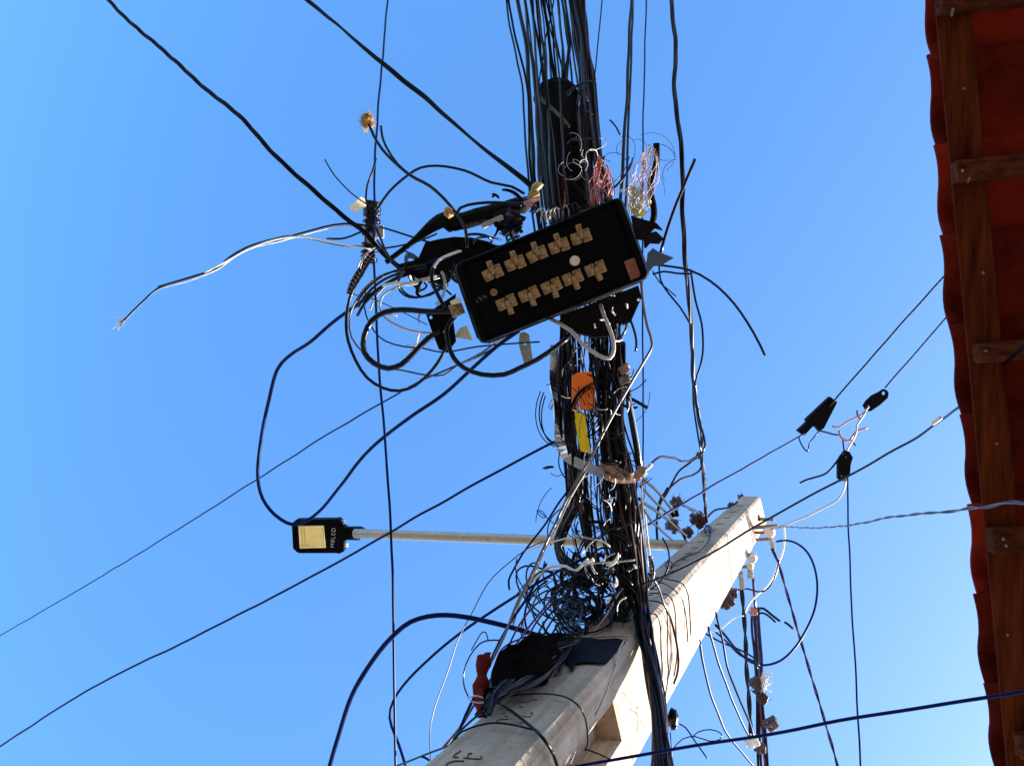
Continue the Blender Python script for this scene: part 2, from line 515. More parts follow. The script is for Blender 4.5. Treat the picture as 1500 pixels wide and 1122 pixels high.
b.build('led_row', mat('dark_chip', (0.25, 0.16, 0.05), 0.5), lamp, Li)
# sleeve, clamp screws
b = MB()
q = lpx([(506, 782), (526, 781.8)])
b.cyl((q[0][0], q[0][1], -0.035), (q[1][0], q[1][1], -0.035), 0.043, 0.045, 20)
b.prism(lpx([(508, 772), (528, 771.5), (533, 775), (527, 776), (508, 777)]), -0.06, -0.01)
b.build('sleeve', LMP, lamp, Li)
for cx, cy in ((503, 764.5), (507, 798)):
    b = MB()
    for d in (-1.6, 1.6):
        p = lpx([(cx - 4, cy + d), (cx + 2.5, cy + d)])
        b.cyl((*p[0], -0.02), (*p[1], -0.02), 0.004, n=8)
    b.build('screw', LTR, lamp, Li)
tc = bpy.data.curves.new('lettering', 'FONT')
tc.body = 'M8LED'
tc.size = 0.040
tc.space_character = 1.22
tc.offset = -0.0012
tc.extrude = 0.0008
tc.align_x = 'CENTER'; tc.align_y = 'CENTER'
to = bpy.data.objects.new('tmp', tc); COL.objects.link(to)
bpy.context.view_layer.update()
me = bpy.data.meshes.new_from_object(to.evaluated_get(bpy.context.evaluated_depsgraph_get()))
bpy.data.objects.remove(to)
me.materials.clear(); me.materials.append(LTR)
lt = bpy.data.objects.new('lettering', me); COL.objects.link(lt); lt.parent = lamp
p = lpx([(488.5, 786.5)])[0]
put(lt, Li @ Matrix.Translation((p[0], p[1], 0.0075)) @ Matrix.Rotation(R(86), 4, 'Z'), lamp)

# ------------------------------------------------------------------ the eave at the right: house, roof tiles, rafters
ZE = 4.3
e0 = at(1318, -450, ZE); e1 = at(1494, 1500, ZE)
ev = (e1 - e0); ev.z = 0; EL = ev.length; ev.normalize()
en = Vector((ev.y, -ev.x, 0))
if en.dot(M @ Vector((1, 0, 0))) < 0: en = -en
slope = R(18)
up_s = Vector((en.x * math.cos(slope), en.y * math.cos(slope), math.sin(slope)))
house = thing('house', 'house eave of red clay tiles on brown timbers, seen from underneath', 'house', Vector((e0.x, e0.y, 0)))
hl = house.location
def tile_mesh(roll=0.030):
    W, L, T = 0.232, 0.42, 0.013
    nx, ny = 12, 3
    def prof(t):                                    # S-shaped Roman tile: a flat pan and a raised roll
        if t < 0.42: return 0.012 * math.sin(t / 0.42 * PI) * -1
        return roll * math.sin((t - 0.42) / 0.58 * PI)
    bb = MB(); vs = []
    for side in (0, 1):
        for j in range(ny + 1):
            for i in range(nx + 1):
                t = i / nx
                vs.append(((t - 0.5) * W * 1.04, j / ny * L, prof(t) + side * T))
    n1 = (nx + 1); k = (ny + 1) * n1
    fs = []
    for j in range(ny):
        for i in range(nx):
            a = j * n1 + i
            fs.append([a, a + 1, a + 1 + n1, a + n1]); fs.append([k + a + n1, k + a + 1 + n1, k + a + 1, k + a])
    for i in range(nx):
        fs.append([i, k + i, k + i + 1, i + 1]); a = ny * n1 + i; fs.append([a + 1, k + a + 1, k + a, a])
    for j in range(ny):
        a = j * n1; fs.append([a + n1, k + a + n1, k + a, a]); a += nx; fs.append([a, k + a, k + a + n1, a + n1])
    bb.add(vs, fs, True)
    return bb
rnd = random.Random(4)
tb = tile_mesh(); first = None
un = ev.cross(up_s).normalized()
if un.z < 0: un = -un
ncol = int(EL / 0.226)
rows = 7
basis = Matrix((ev, up_s, un)).transposed().to_4x4()
for r_ in range(rows):
    for c in range(ncol):
        j1 = rnd.uniform(-1, 1); j2 = rnd.uniform(-1, 1)
        pos = e0 + ev * (0.226 * (c + 0.5) + 0.0) + up_s * (r_ * 0.34 - 0.0 + j1 * 0.006) + un * 0.012 - up_s * 0.004
        if r_ == 0: pos += up_s * (0.004 * j2)
        rot = Matrix.Rotation(R(2.6 + 1.4 * j2), 4, 'Z') @ Matrix.Rotation(R(-2.6), 4, 'X')
        mw = Matrix.Translation(pos) @ basis @ rot
        if r_ == 1 and c == 0: tb = tile_mesh(0.075); first = None
        if first is None:
            first = tb.build('roof_tile', TILE, house, mw)
        else:
            o = first.copy(); COL.objects.link(o); put(o, mw, house)
def eave_pt(px, py, z): return at(px, py, z)
# batten board along the eave
b = MB()
p0 = at(1375 - 43 + 19, -450, ZE - 0.035); p1 = at(1481 + 36 + 19, 1500, ZE - 0.035)
d_ = (p1 - p0).normalized()
b.bar(p0 - hl, p1 - hl, 0.076, 0.026, 0.002)
b.build('eaves_board', WOOD, house)
for (py, x0, wd) in ((-250, 1350, .04), (10, 1375, .036), (253, 1397, .05), (518, 1430, .044), (792, 1450, .06), (1092, 1490, .055), (1350, 1500, .05)):
    b = MB()
    s0 = at(x0, py, ZE - 0.075)
    s1 = s0 + up_s * 2.6
    if wd == .044: b.cyl(s0 - hl, s1 - hl, 0.024, 0.026, 14)
    else: b.bar(s0 - hl, s1 - hl, wd, 0.045, 0.004, un)
    b.build('rafter', WOOD2, house)
for (x, y) in ((1396, 14), (1410, 250), (1420, 262), (1444, 514), (1470, 790), (1474, 800), (1412, 130), (1440, 400), (1460, 650), (1476, 930)):
    p = at(x, y, ZE - 0.1 if abs(y - 14) < 3 or y in (250, 262, 514, 790, 800) else ZE - 0.05) - hl; b = MB()
    b.cyl(p, p + Vector((0, 0, .05)), .0035, n=8); b.build('nail', RST, house)
for k in range(1, 7):
    b = MB(); s0 = e0 + up_s * (k * 0.34 + 0.04) - un * 0.012 - hl
    b.bar(s0, s0 + ev * EL, 0.04, 0.018, 0.002, un); b.build('batten', WOOD, house)
b = MB()
w0 = Vector((e0.x, e0.y, 0)) + en * 0.95
b.bar(w0 + Vector((0, 0, 2.25)) - hl, w0 + ev * EL + Vector((0, 0, 2.25)) - hl, 0.18, 4.5, 0, Vector((0, 0, 1)))
b.build('wall', WALL, house)

# ------------------------------------------------------------------ terminal box on the cable bundle
F, s = frame(806, 396, 4.92, 0, (2, -2))
box = thing('terminal_box', 'long black telephone terminal box with two rows of brass ports, tilted across the cable bundle', 'terminal box', mw=F)
def bp(l): return [((x - 806) * s, -(y - 396) * s) for x, y in l]
def rounded(c, r, n=4):
    out = []
    N = len(c)
    for i in range(N):
        p = Vector(c[i]); a = (Vector(c[i - 1]) - p).normalized(); q = (Vector(c[(i + 1) % N]) - p).normalized()
        p0 = p + a * r; p1 = p + q * r
        for k in range(n + 1):
            t = k / n
            out.append(((1 - t) ** 2 * p0 + 2 * t * (1 - t) * p + t * t * p1)[:])
    return out
cor = bp([(662, 388), (910, 287), (954, 406), (703, 506)])
o1 = rounded(cor, 12 * s); cen = Vector((0, 0))
def inset(l, k): return [tuple(Vector(p) * k) for p in l]
def loft(mb, loops):
    n_ = len(loops[0][0]); vs = []
    for l, z in loops: vs += [(p[0], p[1], z) for p in l]
    fs = [[i * n_ + k, i * n_ + (k + 1) % n_, (i + 1) * n_ + (k + 1) % n_, (i + 1) * n_ + k] for i in range(len(loops) - 1) for k in range(n_)]
    fs += [list(range(n_))[::-1], [(len(loops) - 1) * n_ + k for k in range(n_)]]
    mb.add(vs, fs)
b = MB()
def insc(k): return rounded([tuple(Vector(p) - Vector(p).normalized() * k) for p in cor], max(4, 12 - k / s * .4) * s)
loft(b, [(inset(o1, 0.97), -0.13), (o1, -0.12), (o1, -0.02), (insc(4 * s), 0.0), (insc(12 * s), 0.0), (insc(18 * s), -0.018)])
b.build('housing', LMP, box, F)
b = MB()
for a_, c_ in ((0, 1), (1, 2), (2, 3), (3, 0)):                # thin seam of the lid
    pa = Vector(insc(1 * s)[a_ * 5 + 4]).to_3d(); pb = Vector(insc(1 * s)[((c_) * 5) % 20]).to_3d()
    pa.z = pb.z = -0.05
    b.tube([pa * 1.012, pb * 1.012], 0.004, 6)
b.build('seam', BLK2, box, F)
ang = math.atan2(-(348 - 400), (851 - 722))
def port(cx, cy, sgn, seed):
    r_ = random.Random(seed)
    p = Vector(bp([(cx, cy)])[0])
    aa = ang + r_.uniform(-.06, .06)
    L = Matrix.Translation((p.x, p.y, -0.012)) @ Matrix.Rotation(aa, 4, 'Z')
    b = MB(); k = s * 0.98
    b.box((-8 * k, 0, 0.012), (15 * k, 17 * k, 0.03), r_.uniform(-.08, .08), 0.004)
    b.box((8 * k, 0, 0.010), (14 * k, 19 * k, 0.026), r_.uniform(-.08, .08), 0.004)
    b.cyl((-8 * k, 0, 0.02), (-8 * k, 0, 0.036), 6 * k, 5 * k, 8)
    b.cyl((9 * k, 0, 0.02), (9 * k, 0, 0.032), 6 * k, 5.5 * k, 8)
    o = b.build('port', BRS, box, F @ L)
    b = MB()
    b.box((1 * k, sgn * 12 * k, 0.016), (9 * k, 14 * k, 0.022), r_.uniform(-.1, .1), 0.003)
    b.box((1 * k, sgn * 4 * k, 0.024), (7 * k, 10 * k, 0.018), 0.2, 0.003)
    o2 = b.build('knob', BRS, o, F @ L)
    b = MB(); b.ball((0, 0, 0.03), 3.0 * k, 0.3, seed, 1)
    b.build('bolt', BRS, o, F @ L)
for i, (x, y) in enumerate(((722, 400), (755, 386), (787, 373), (819, 361), (851, 348))): port(x, y, 1, i)
for i, (x, y) in enumerate(((742, 443), (775, 431), (808, 419), (839, 407), (872, 394))): port(x, y, -1, 10 + i)
for (x, y, r_, mm) in ((842, 382, 8.2, CRM), (723, 428, 6, BRS)):
    p = bp([(x, y)])[0]; b = MB()
    b.cyl((p[0], p[1], -0.02), (p[0], p[1], -0.004), r_ * s, r_ * s * .85, 18)
    b.box((p[0], p[1], -0.003), (r_ * s * 1.3, r_ * s * .25, 0.004), 0.5)
    b.build('screw', mm, box, F)
p = bp([(929, 394)])[0]
lb = MB(); lb.box((p[0], p[1], -0.012), (21 * s, 31 * s, 0.006), R(20), 0.001)
lo = lb.build('label_plate', mat('faded_orange_label', (0.22, 0.085, 0.03), 0.6, var=0.2, scale=60), box, F)
for k in range(4):
    b = MB(); dx = (-6 + k * 4) * s
    v = Matrix.Rotation(R(20), 2) @ Vector((0, dx * 1.4 ))
    b.box((p[0] + v.x, p[1] + v.y, -0.0085), ((14 - 3 * (k % 2)) * s, 1.5 * s, 0.001), R(20))
    b.build('print_line', INK, lo, F)
# embossed word worn off to the left of the ports
b = MB()
for k, (x, y) in enumerate(((691, 442), (697, 441), (703, 437), (709, 434))):
    q = bp([(x, y)])[0]; b.box((q[0], q[1], -0.0165), (3.6 * s, 7 * s, 0.003), ang + k * .25)
b.build('emblem', mat('moulded_plastic_relief', (0.03, 0.028, 0.028), 0.5), box, F)
# cable glands at the left end
b = MB()
q = bp([(658, 456), (676, 449)])
b.cyl((*q[0], -0.05), (*q[1], -0.05), 10.5 * s, 9 * s, 8); b.build('gland', BRS, box, F)
b = MB(); b.prism(bp([(657, 441), (660, 446), (674, 443), (672, 436), (668, 435)]), -0.045, -0.03); b.build('gland_cap', CRM, box, F)

# ------------------------------------------------------------------ plates, brackets and clamps
def plate(name, label, cat, poly, z, th, m, holes=(), tilt=(0, 0), group=None, parent=None):
    cx = sum(p[0] for p in poly) / len(poly); cy = sum(p[1] for p in poly) / len(poly)
    F, s = frame(cx, cy, z, 0, tilt)
    b = MB()
    hl_ = [[((hx + hr * math.cos(a * PI / 4) - cx) * s, -(hy + hr * math.sin(a * PI / 4) - cy) * s) for a in range(8)] for hx, hy, hr in holes]
    b.prism([((x - cx) * s, -(y - cy) * s) for x, y in poly], -th, 0, hl_)
    o = b.build(name, m, parent, F)
    if label: tag(o, label, cat, group)
    return o
plate('mounting_plate', 'black flat mounting plate behind the left end of the terminal box', 'plate', [(622, 455), (636, 452), (668, 430), (664, 470), (668, 500), (656, 516), (643, 512), (632, 484)], 5.0, 0.012, LMP, [(631, 465, 2.6)])
plate('cable_tag', 'blank cream tag showing under the lower left corner of the black box', 'tag', [(665, 494), (674, 480), (684, 477), (693, 499)], 5.06, 0.004, CRM)
plate('cable_tag', 'small pale blue-white tag hanging at the bottom edge of the black box', 'tag', [(720, 497), (741, 487), (744, 491), (735, 499), (724, 503)], 4.98, 0.004, WHT)
plate('splice_cover', 'dark wedge-shaped splice cover between the long splice and the terminal box', 'cable splice', [(623, 355), (645, 350), (665, 347), (690, 348), (716, 354), (735, 366), (700, 395), (655, 408), (649, 419), (640, 414), (612, 408), (590, 396), (580, 388), (612, 380)], 5.08, 0.06, BLK2)
plate('hanging_plate', 'long tan steel hanger plate with a round hole, dangling below the black box', 'plate', [(761, 488), (768, 486), (775, 490), (781, 530), (776, 536), (768, 534), (760, 505)], 5.3, 0.005, GLV, [(769, 503, 2.8)])
plate('torn_cover', 'torn black rubber flap sticking out at the right end of the box, upper one', 'rubber flap', [(925, 316), (944, 322), (962, 327), (971, 337), (960, 334), (950, 345), (948, 352), (932, 350)], 4.95, 0.02, BLK2)
plate('torn_cover', 'small twisted black rubber flap at the right end of the box, middle one', 'rubber flap', [(944, 346), (962, 340), (973, 350), (966, 358), (952, 357), (946, 364)], 4.97, 0.02, BLK2, tilt=(15, 10))
plate('bent_cover', 'bent shiny blue-grey cover plate at the lower right end of the box', 'plate', [(948, 372), (955, 364), (964, 369), (986, 376), (970, 388), (958, 391), (952, 400), (946, 396)], 4.97, 0.006, mat('blue_grey_sheet', (0.045, 0.06, 0.10), .4, spec=.3), tilt=(25, -15))
# hub: bracket with ties where the drop cables meet
hub = thing('cable_bracket', 'narrow upright bracket wrapped in black ties where the drop cables meet, left of the box', 'bracket', at(543, 340, 5.25))
hz = 5.25
hb_ = MB(); Fh, sh = frame(542, 340, hz, -4)
hb_.box((0, 0, -0.02), (16 * sh, 92 * sh, 0.03), 0, 0.003); hb_.build('body', GRY, hub, Fh)
b = MB(); b.box((0.5 * sh, -8 * sh, -0.002), (11 * sh, 20 * sh, 0.01), 0.05, .002); b.build('wedge', GLV, hub, Fh)
b = MB()
rr = random.Random(9)
for k in range(13):
    y = (44 - k * 7.2 + rr.uniform(-2, 2)) * sh
    if 3 < (44 - k * 7.2) * -1 < 14: continue
    tl = rr.uniform(-4, 4) * sh
    pts = [Vector((11 * sh * math.cos(a), y + tl * math.cos(a), -0.02 + 0.032 * math.sin(a))) for a in [i * PI / 6 for i in range(13)]]
    b.tube(pts, 0.0055 + rr.random() * .003, 6)
b.build('tie', BLK, hub, Fh)
b = MB(); b.box((14 * sh, 2 * sh, -0.015), (11 * sh, 18 * sh, 0.014), .1, .002); b.build('clip', LGT, hub, Fh)
b = MB(); b.box((-7 * sh, 30 * sh, -0.015), (12 * sh, 14 * sh, 0.014), .1, .002); b.build('clip', LGT, hub, Fh)
plate('cable_tag', 'crumpled yellowish paper tag tied at the top of the left cable bracket', 'tag', [(511, 305), (515, 300), (530, 289), (535, 292), (537, 303), (524, 309), (519, 314), (517, 308)], 5.2, 0.003, CRM, tilt=(20, 20))
cable('short curled grey spiral sleeve hanging under the left cable bracket', [(541, 372), (535, 388), (525, 402), (516, 418), (512, 431)], 5.24, 11, BRN, 'spiral_sleeve', 'sleeve', n=10)
b = MB(); rr = random.Random(5)
path = spline(lift([(541, 372), (535, 388), (525, 402), (516, 418), (512, 431)], 5.235), 0.008)
for i in range(1, len(path) - 1, 2):
    t = (path[i + 1] - path[i - 1]).normalized(); u = t.orthogonal().normalized(); v = t.cross(u)
    u = (u + t * .5).normalized()
    b.tube([path[i] + (u * math.cos(a) + v * math.sin(a)) * 5.8 * pxm(path[i]) for a in [k * PI / 5 for k in range(11)]], 0.0022, 4, False)
tag(b.build('cable_tie', GRY), 'grey ribbed ties wound round the curled sleeve left of the box', 'cable tie')

# steel strap that goes round the bundle
strap_l = [(812, 505, 5.3), (812, 520, 5.3), (811, 557, 5.28), (817, 600, 5.24), (819, 637, 5.22), (822, 655, 5.2), (829, 668, 5.17), (848, 679, 5.15), (880, 692, 5.13), (905, 701, 5.13), (928, 700, 5.15), (945, 689, 5.2)]
b = MB()
P = spline([at(*p) for p in strap_l], 0.02)
vs = []; fs = []
for i, p in enumerate(P):
    t = (P[min(i + 1, len(P) - 1)] - P[max(i - 1, 0)]).normalized()
    tow = (EYE - p).normalized()
    side = t.cross(tow).normalized(); tow = side.cross(t).normalized()
    side = (side + tow * 0.10 * math.sin(i * 0.23)).normalized()
    wd = (5.8 if i < len(P) * .45 else 7.0) * pxm(p)
    fr = i / len(P); ph = 0.95 * max(0.0, 1 - abs(fr - .30) / .17)
    side, tow = side * math.cos(ph) + tow * math.sin(ph), tow * math.cos(ph) - side * math.sin(ph)
    wd *= 1 + ph * .35
    th = 0.0025
    for a_, c_ in ((-wd, -th), (wd, -th), (wd, th), (-wd, th)): vs.append(p + side * a_ + tow * c_)
    if i:
        k = (i - 1) * 4
        for j in range(4): fs.append([k + j, k + (j + 1) % 4, k + 4 + (j + 1) % 4, k + 4 + j])
fs += [[0, 1, 2, 3], [len(vs) - 1 - j for j in range(4)]]
b.add(vs, fs)
tag(b.build('steel_strap', STL), 'shiny flat steel strap bent round the lower cable bundle', 'strap')
lk = thing('strap_clamp', 'rusty clamp with bent lugs closing the steel strap across the bundle', 'clamp', at(900, 692, 5.08))
F2, s2 = frame(900, 692, 5.08, -14)
b = MB()
b.prism([(x * s2, y * s2) for x, y in ((-24, 15), (-14, 11), (-2, 13), (10, 7), (22, 4), (26, -3), (14, -9), (2, -8), (-4, -14), (-12, -11), (-15, -2), (-22, 2))], -0.02, 0.0)
b.box((-6 * s2, 3 * s2, .012), (16 * s2, 8 * s2, .03), -.35, .004); b.box((9 * s2, -3 * s2, .01), (15 * s2, 7 * s2, .03), -.5, .004); b.box((-9 * s2, -8 * s2, .006), (8 * s2, 9 * s2, .02), .3, .003)
b.build('lug_plate', RST, lk, F2)
for (x, y, r_) in ((-8, 5, 4), (8, -4, 5), (20, -3, 3.5)):
    b = MB(); b.cyl((x * s2, y * s2, 0), (x * s2, y * s2, 0.018), r_ * s2, n=6); b.build('bolt', RST, lk, F2)
plate('clamp_jaw', 'brown end fitting of the steel strap with a pointed tip, right of the bundle', 'clamp', [(930, 692), (938, 682), (947, 685), (944, 695), (936, 701), (928, 701)], 5.1, 0.02, RST)
plate('marker_plate', 'orange cable marker sleeve hanging among the black cables', 'cable marker', [(838, 551), (846, 546), (866, 544), (872, 572), (873, 600), (866, 598), (862, 603), (856, 599), (851, 602), (849, 566), (846, 566), (847, 598), (838, 600)], 5.16, 0.012, ORG, tilt=(0, 5))
plate('marker_plate', 'bright yellow cable marker strip hanging below the orange one', 'cable marker', [(840, 602), (846, 604), (857, 606), (860, 632), (866, 664), (851, 661), (845, 632)], 5.14, 0.006, YEL, tilt=(0, 3))

# big splice case inside the bundle
sp = thing('splice_case', 'large dark brown splice case lying in the bundle above the terminal box', 'cable splice', at(815, 220, 5.55))
b = MB(); P = [at(813, 134, 5.72), at(814, 140, 5.71), at(818, 180, 5.66), at(826, 240, 5.58), at(836, 300, 5.5), at(840, 345, 5.46)]
P = [p - sp.location for p in P]
b.tube(P, [0.088, 0.092, 0.096, 0.104, 0.108, 0.08], 9)
b.v = [tuple(Vector(v) + 0.012 * noise.noise_vector(Vector(v) * 11)) for v in b.v]
b.build('case', BLK2, sp)
b = MB(); P = [at(824, 170, 5.5), at(825, 230, 5.42), at(826, 300, 5.36)]
b.tube([p - sp.location for p in P], 0.006, 8); b.build('rod', WOOD2, sp)
b = MB(); P = [at(787, 139, 5.58), at(805, 156, 5.55), at(820, 170, 5.53), at(834, 186, 5.52)]
b.tube([p - sp.location for p in spline(P)], 0.007, 8); b.build('stay', GRY, sp)
for (x, y, zz, rr_) in ((814, 142, 5.69, .094), (822, 215, 5.63, .102), (832, 265, 5.54, .108)):
    b = MB(); c = at(x, y, zz) - sp.location; t = (P[-1] - P[0]).normalized(); t = (at(836, 300, 5.5) - at(812, 128, 5.72)).normalized()
    u = t.orthogonal().normalized(); v = t.cross(u)
    b.tube([c + (u * math.cos(a) + v * math.sin(a)) * rr_ for a in [k * PI / 12 for k in range(25)]], 0.0035, 6, False)
    b.build('band', BLK2, sp)

# long splice left of the box
lp = thing('cable_splice', 'long dark taped splice left of the box, swelling towards a tan foam ball', 'cable splice', at(650, 325, 5.1))
P = spline([at(566, 384, 5.1), at(590, 366, 5.1), at(615, 346, 5.1), at(635, 330, 5.1), at(652, 322, 5.1), at(665, 330, 5.1)], .02)
rad = [(4 + 9 * max(0, min(1, (i / len(P) - .35) * 2)) ** 1.2) * pxm(p) for i, p in enumerate(P)]
b = MB(); b.tube([p - lp.location for p in P], rad, 12); b.build('sleeve', BLK2, lp)
P = spline([at(655, 330, 5.1), at(672, 325, 5.1), at(700, 318, 5.12), at(730, 310, 5.14), at(752, 304, 5.16), at(775, 298, 5.18)], .02)
rad = [(13 - 2 * abs(i / len(P) - .4)) * pxm(p) for i, p in enumerate(P)]; rad[0] *= .5; rad[-1] *= .5
b = MB(); b.tube([p - lp.location + 0.004 * noise.noise_vector(p * 20) for p in P], rad, 12); b.build('body', BLK2, lp)
b = MB(); b.ball(at(657, 311, 5.03) - lp.location, 7.2 * pxm(at(657, 311, 5.05)), .5, 3, 2, (1, 1.2, 1)); b.build('foam_plug', TAN, lp)
b = MB(); b.bar(at(706, 332, 5.06) - lp.location, at(737, 318, 5.06) - lp.location, 0.02, 0.01, 0.002); b.build('painted_lit_edge', LGT, lp)  # pale bar that puts the splice's sunlit edge into colour
b = MB(); rr = random.Random(2)
for k in range(14):
    c = at(745 + rr.uniform(-16, 16), 325 + rr.uniform(-13, 13), 5.07) - lp.location
    b.box(c, (.03 + rr.random() * .04, .012, .012), rr.uniform(-1, 1), .002)
b.ball(at(747, 327, 5.12) - lp.location, 0.05, .6, 8, 2)
b.build('end_clamp', BRN, lp)
for (x, y, sc, lab) in ((789, 272, 7, 'olive rubber boot at the upper left of the terminal box'),):
    F3, s3 = frame(x - 4, y + 5, 5.02, 25)
    b = MB(); b.ball((3 * s3, 3 * s3, 0), 8 * s3, .3, 4, 2, (1.2, .8, .8)); b.box((-6 * s3, -5 * s3, -.01), (16 * s3, 10 * s3, .03), 0, .004)
    tag(b.build('rubber_boot', mat('olive_rubber', (0.30, 0.22, 0.06), 0.5), None, F3), lab, 'boot')
plate('cable_tag', 'pinkish white torn tag lying on the cables under the olive boot', 'tag', [(765, 296), (778, 292), (792, 289), (793, 293), (782, 297), (787, 302), (776, 304), (768, 301)], 5.0, .003, PNK, tilt=(10, 20))
plate('cable_tag', 'yellow plastic tag at the upper right corner of the terminal box', 'tag', [(927, 316), (933, 310), (944, 307), (949, 311), (943, 317), (930, 319)], 4.96, .006, mat('pale_yellow_plastic', (0.75, 0.66, 0.25), .5))
plate('splice_case_small', 'black splice body with pale flecks under the right half of the box', 'cable splice', [(818, 470), (832, 458), (880, 440), (935, 418), (940, 436), (924, 472), (905, 478), (895, 492), (872, 494), (838, 486)], 5.12, .07, BLK2).name = 'small_splice_case'
# sleeves near the pole
cable('dull black cable sleeve standing in the bundle where it reaches the pole', [(905, 770), (907, 800), (908, 830), (910, 860)], [5.28, 5.36], 25, LMP, 'cable_sleeve', 'sleeve', n=14)
def bag(name, label, poly, z, m, th=0.1, sc=1.0):
    c = at(*poly[0][:2], z)
    b = MB()
    P = spline([at(x, y, zz) for x, y, zz, w_ in poly], .03)
    k = len(P) - 1
    rad = []
    for i in range(len(P)):
        t = i / k * (len(poly) - 1); j = min(int(t), len(poly) - 2); w_ = poly[j][3] + (poly[j + 1][3] - poly[j][3]) * (t - j)
        rad.append(w_ * .5 * pxm(P[i]))
    b.tube(P, rad, 18)
    b.v = [tuple(Vector(v) + 0.035 * noise.noise_vector(Vector(v) * 7) + 0.016 * noise.noise_vector(Vector(v) * 24)) for v in b.v]
    return tag(b.build(name, m), label, 'plastic bag' if 'bag' in label else 'splice')
bag('plastic_bag', 'dark blue plastic bag knotted on the front of the pole under the wire tangle', [(905, 868, 5.4, 26), (912, 885, 5.38, 44), (914, 905, 5.3, 46), (918, 920, 5.28, 26)], 5.3, mat('dark_blue_plastic', (0.003, 0.004, 0.010), .3, var=.4, bump=.5, spec=.35))
zb = pole_z(800, 960)
def pz(x, y, d): return on_pole(x, y).z - d
bag('cable_coil_cover', 'large black sheeted cable coil strapped to the left side of the pole', [(838, 936, pz(850, 940, .02), 16), (812, 945, pz(820, 950, .06), 36), (784, 962, pz(795, 970, .08), 56), (756, 985, pz(770, 990, .09), 58), (735, 1008, pz(745, 1015, .07), 40), (718, 1036, pz(722, 1040, .03), 18)], 4.6, BAG)
qq = random.Random(77)
for k in range(44):
    u = qq.uniform(-1, 1); o2 = qq.uniform(-5, 5)
    pts = [(840 + qq.uniform(-14, 10), 936 + qq.uniform(-6, 4)), (806 + u * 16 + o2, 948 + u * 18), (775 + u * 24, 968 + u * 25 + o2), (748 + u * 22 + o2, 992 + u * 17), (728 + u * 12, 1014 + u * 8), (712 + qq.uniform(-5, 5), 1040 + qq.uniform(-5, 8))]
    P = [(x, y, on_pole(max(x, 790 - (y - 960) * 1.05), y).z - .19 + abs(u) * .11) for x, y in pts]
    w_ = qq.choice([2.6, 3.4, 4.4]); m_ = qq.choice([BLK2, BLK2, BRN])
    cable({2.6: 'thin', 3.4: 'medium', 4.4: 'thick'}[w_] + {BLK2: ' dull black', BRN: ' brown-black'}[m_] + (' cable over the lower edge of the sheeted coil' if u > 0 else ' cable over the upper edge of the sheeted coil') + ' beside the pole', P, 5, w_, m_, 'coil_cable', group='cables lying over the sheeted coil', amp=.01)
b = MB(); P = [at(712, 955, zb - .1), at(708, 985, zb - .2), at(703, 1010, zb - .28), at(706, 1030, zb - .35), at(703, 1046, zb - .42)]
b.tube(spline(P, .02), [0.012 + 0.011 * math.sin(i * .6) ** 2 for i in range(len(spline(P, .02)))], 10)
b.v = [tuple(Vector(v) + 0.02 * noise.noise_vector(Vector(v) * 22)) for v in b.v]
tag(b.build('red_sleeve', RED), 'faded red sleeve at the left edge of the black sheeted coil', 'sleeve')
# black band wrapped across the grey face
b = MB()
poly = [(777, 984), (797, 969), (800, 968), (893, 969), (914, 940), (918, 934), (838, 934), (812, 950), (790, 970)]
BP = [(786, 980), (796, 973), (806, 969), (822, 968), (832, 971), (838, 984), (845, 971), (862, 969), (880, 971), (892, 968), (900, 957), (917, 938), (902, 934), (880, 936), (858, 933), (836, 936), (818, 947), (800, 960)]
NB = len(BP)
p3 = [on_face(x, y, 0.010) for x, y in BP]
p4 = [on_face(x, y, 0.001) for x, y in BP]
b.add(p3 + p4, [list(range(NB)), list(range(NB, 2 * NB))[::-1]] + [[i, (i + 1) % NB, NB + (i + 1) % NB, NB + i] for i in range(NB)])
tag(b.build('plastic_band', mat('creased_black_sheet', (0.005, 0.006, 0.012), .5, var=.7, scale=18, bump=1.0, spec=.12)), 'wide black plastic band wrapped across the grey side of the pole', 'band')
b = MB(); p = [on_face(x, y, .014) for x, y in ((832, 933), (880, 931), (922, 931))]
b.bar(p[0], p[2], 0.012, 0.006, .001, FN)
tag(b.build('steel_band', GLV), 'thin steel band round the pole at the top of the black plastic band', 'band')

# ------------------------------------------------------------------ named cables
C_ = cable
C_('thick twisted black cable coming in from the upper left corner of the sky', [(155, -4), (185, 28), (240, 75), (300, 130), (350, 170), (400, 225), (455, 275), (500, 315), (530, 338), (565, 375), (590, 395)], [6.0, 5.3, 5.15], 6.8, BLK2, 'twisted_cable', ext=(14, 0), twist=(3, .55))
C_('straight pair of black cables slanting from the top edge down to the olive boot', [(440, -8), (500, 42), (560, 93), (640, 158), (700, 212), (770, 265), (790, 285)], [6.3, 5.3], 6.5, BLK2, 'twin_cable', ext=(14, 0), twist=(2, 2.6))
C_('long thin vertical black cable crossing left of the box from top to bottom edge', [(568, -5), (560, 90), (553, 170), (549, 240), (549, 300), (548, 380), (551, 450), (555, 540), (562, 620), (568, 700), (573, 780), (576, 900), (577, 1000), (579, 1128)], [6.4, 5.3, 5.0, 4.9, 5.0], 4.0, ext=(9, 6), m=NVY)
C_('thin black wire leaving the vertical cable and dropping onto the paper tag', [(551, 232), (546, 250), (538, 270), (536, 290), (538, 305), (541, 318)], 5.25, 3)
C_('thin straight black line slanting up from the left edge and ending behind the box loops', [(-6, 934), (130, 855), (250, 782), (375, 703), (480, 636), (560, 590), (620, 556), (690, 527), (735, 505)], [7.5, 5.3], 2.6, ext=(14, 0), m=NVY)
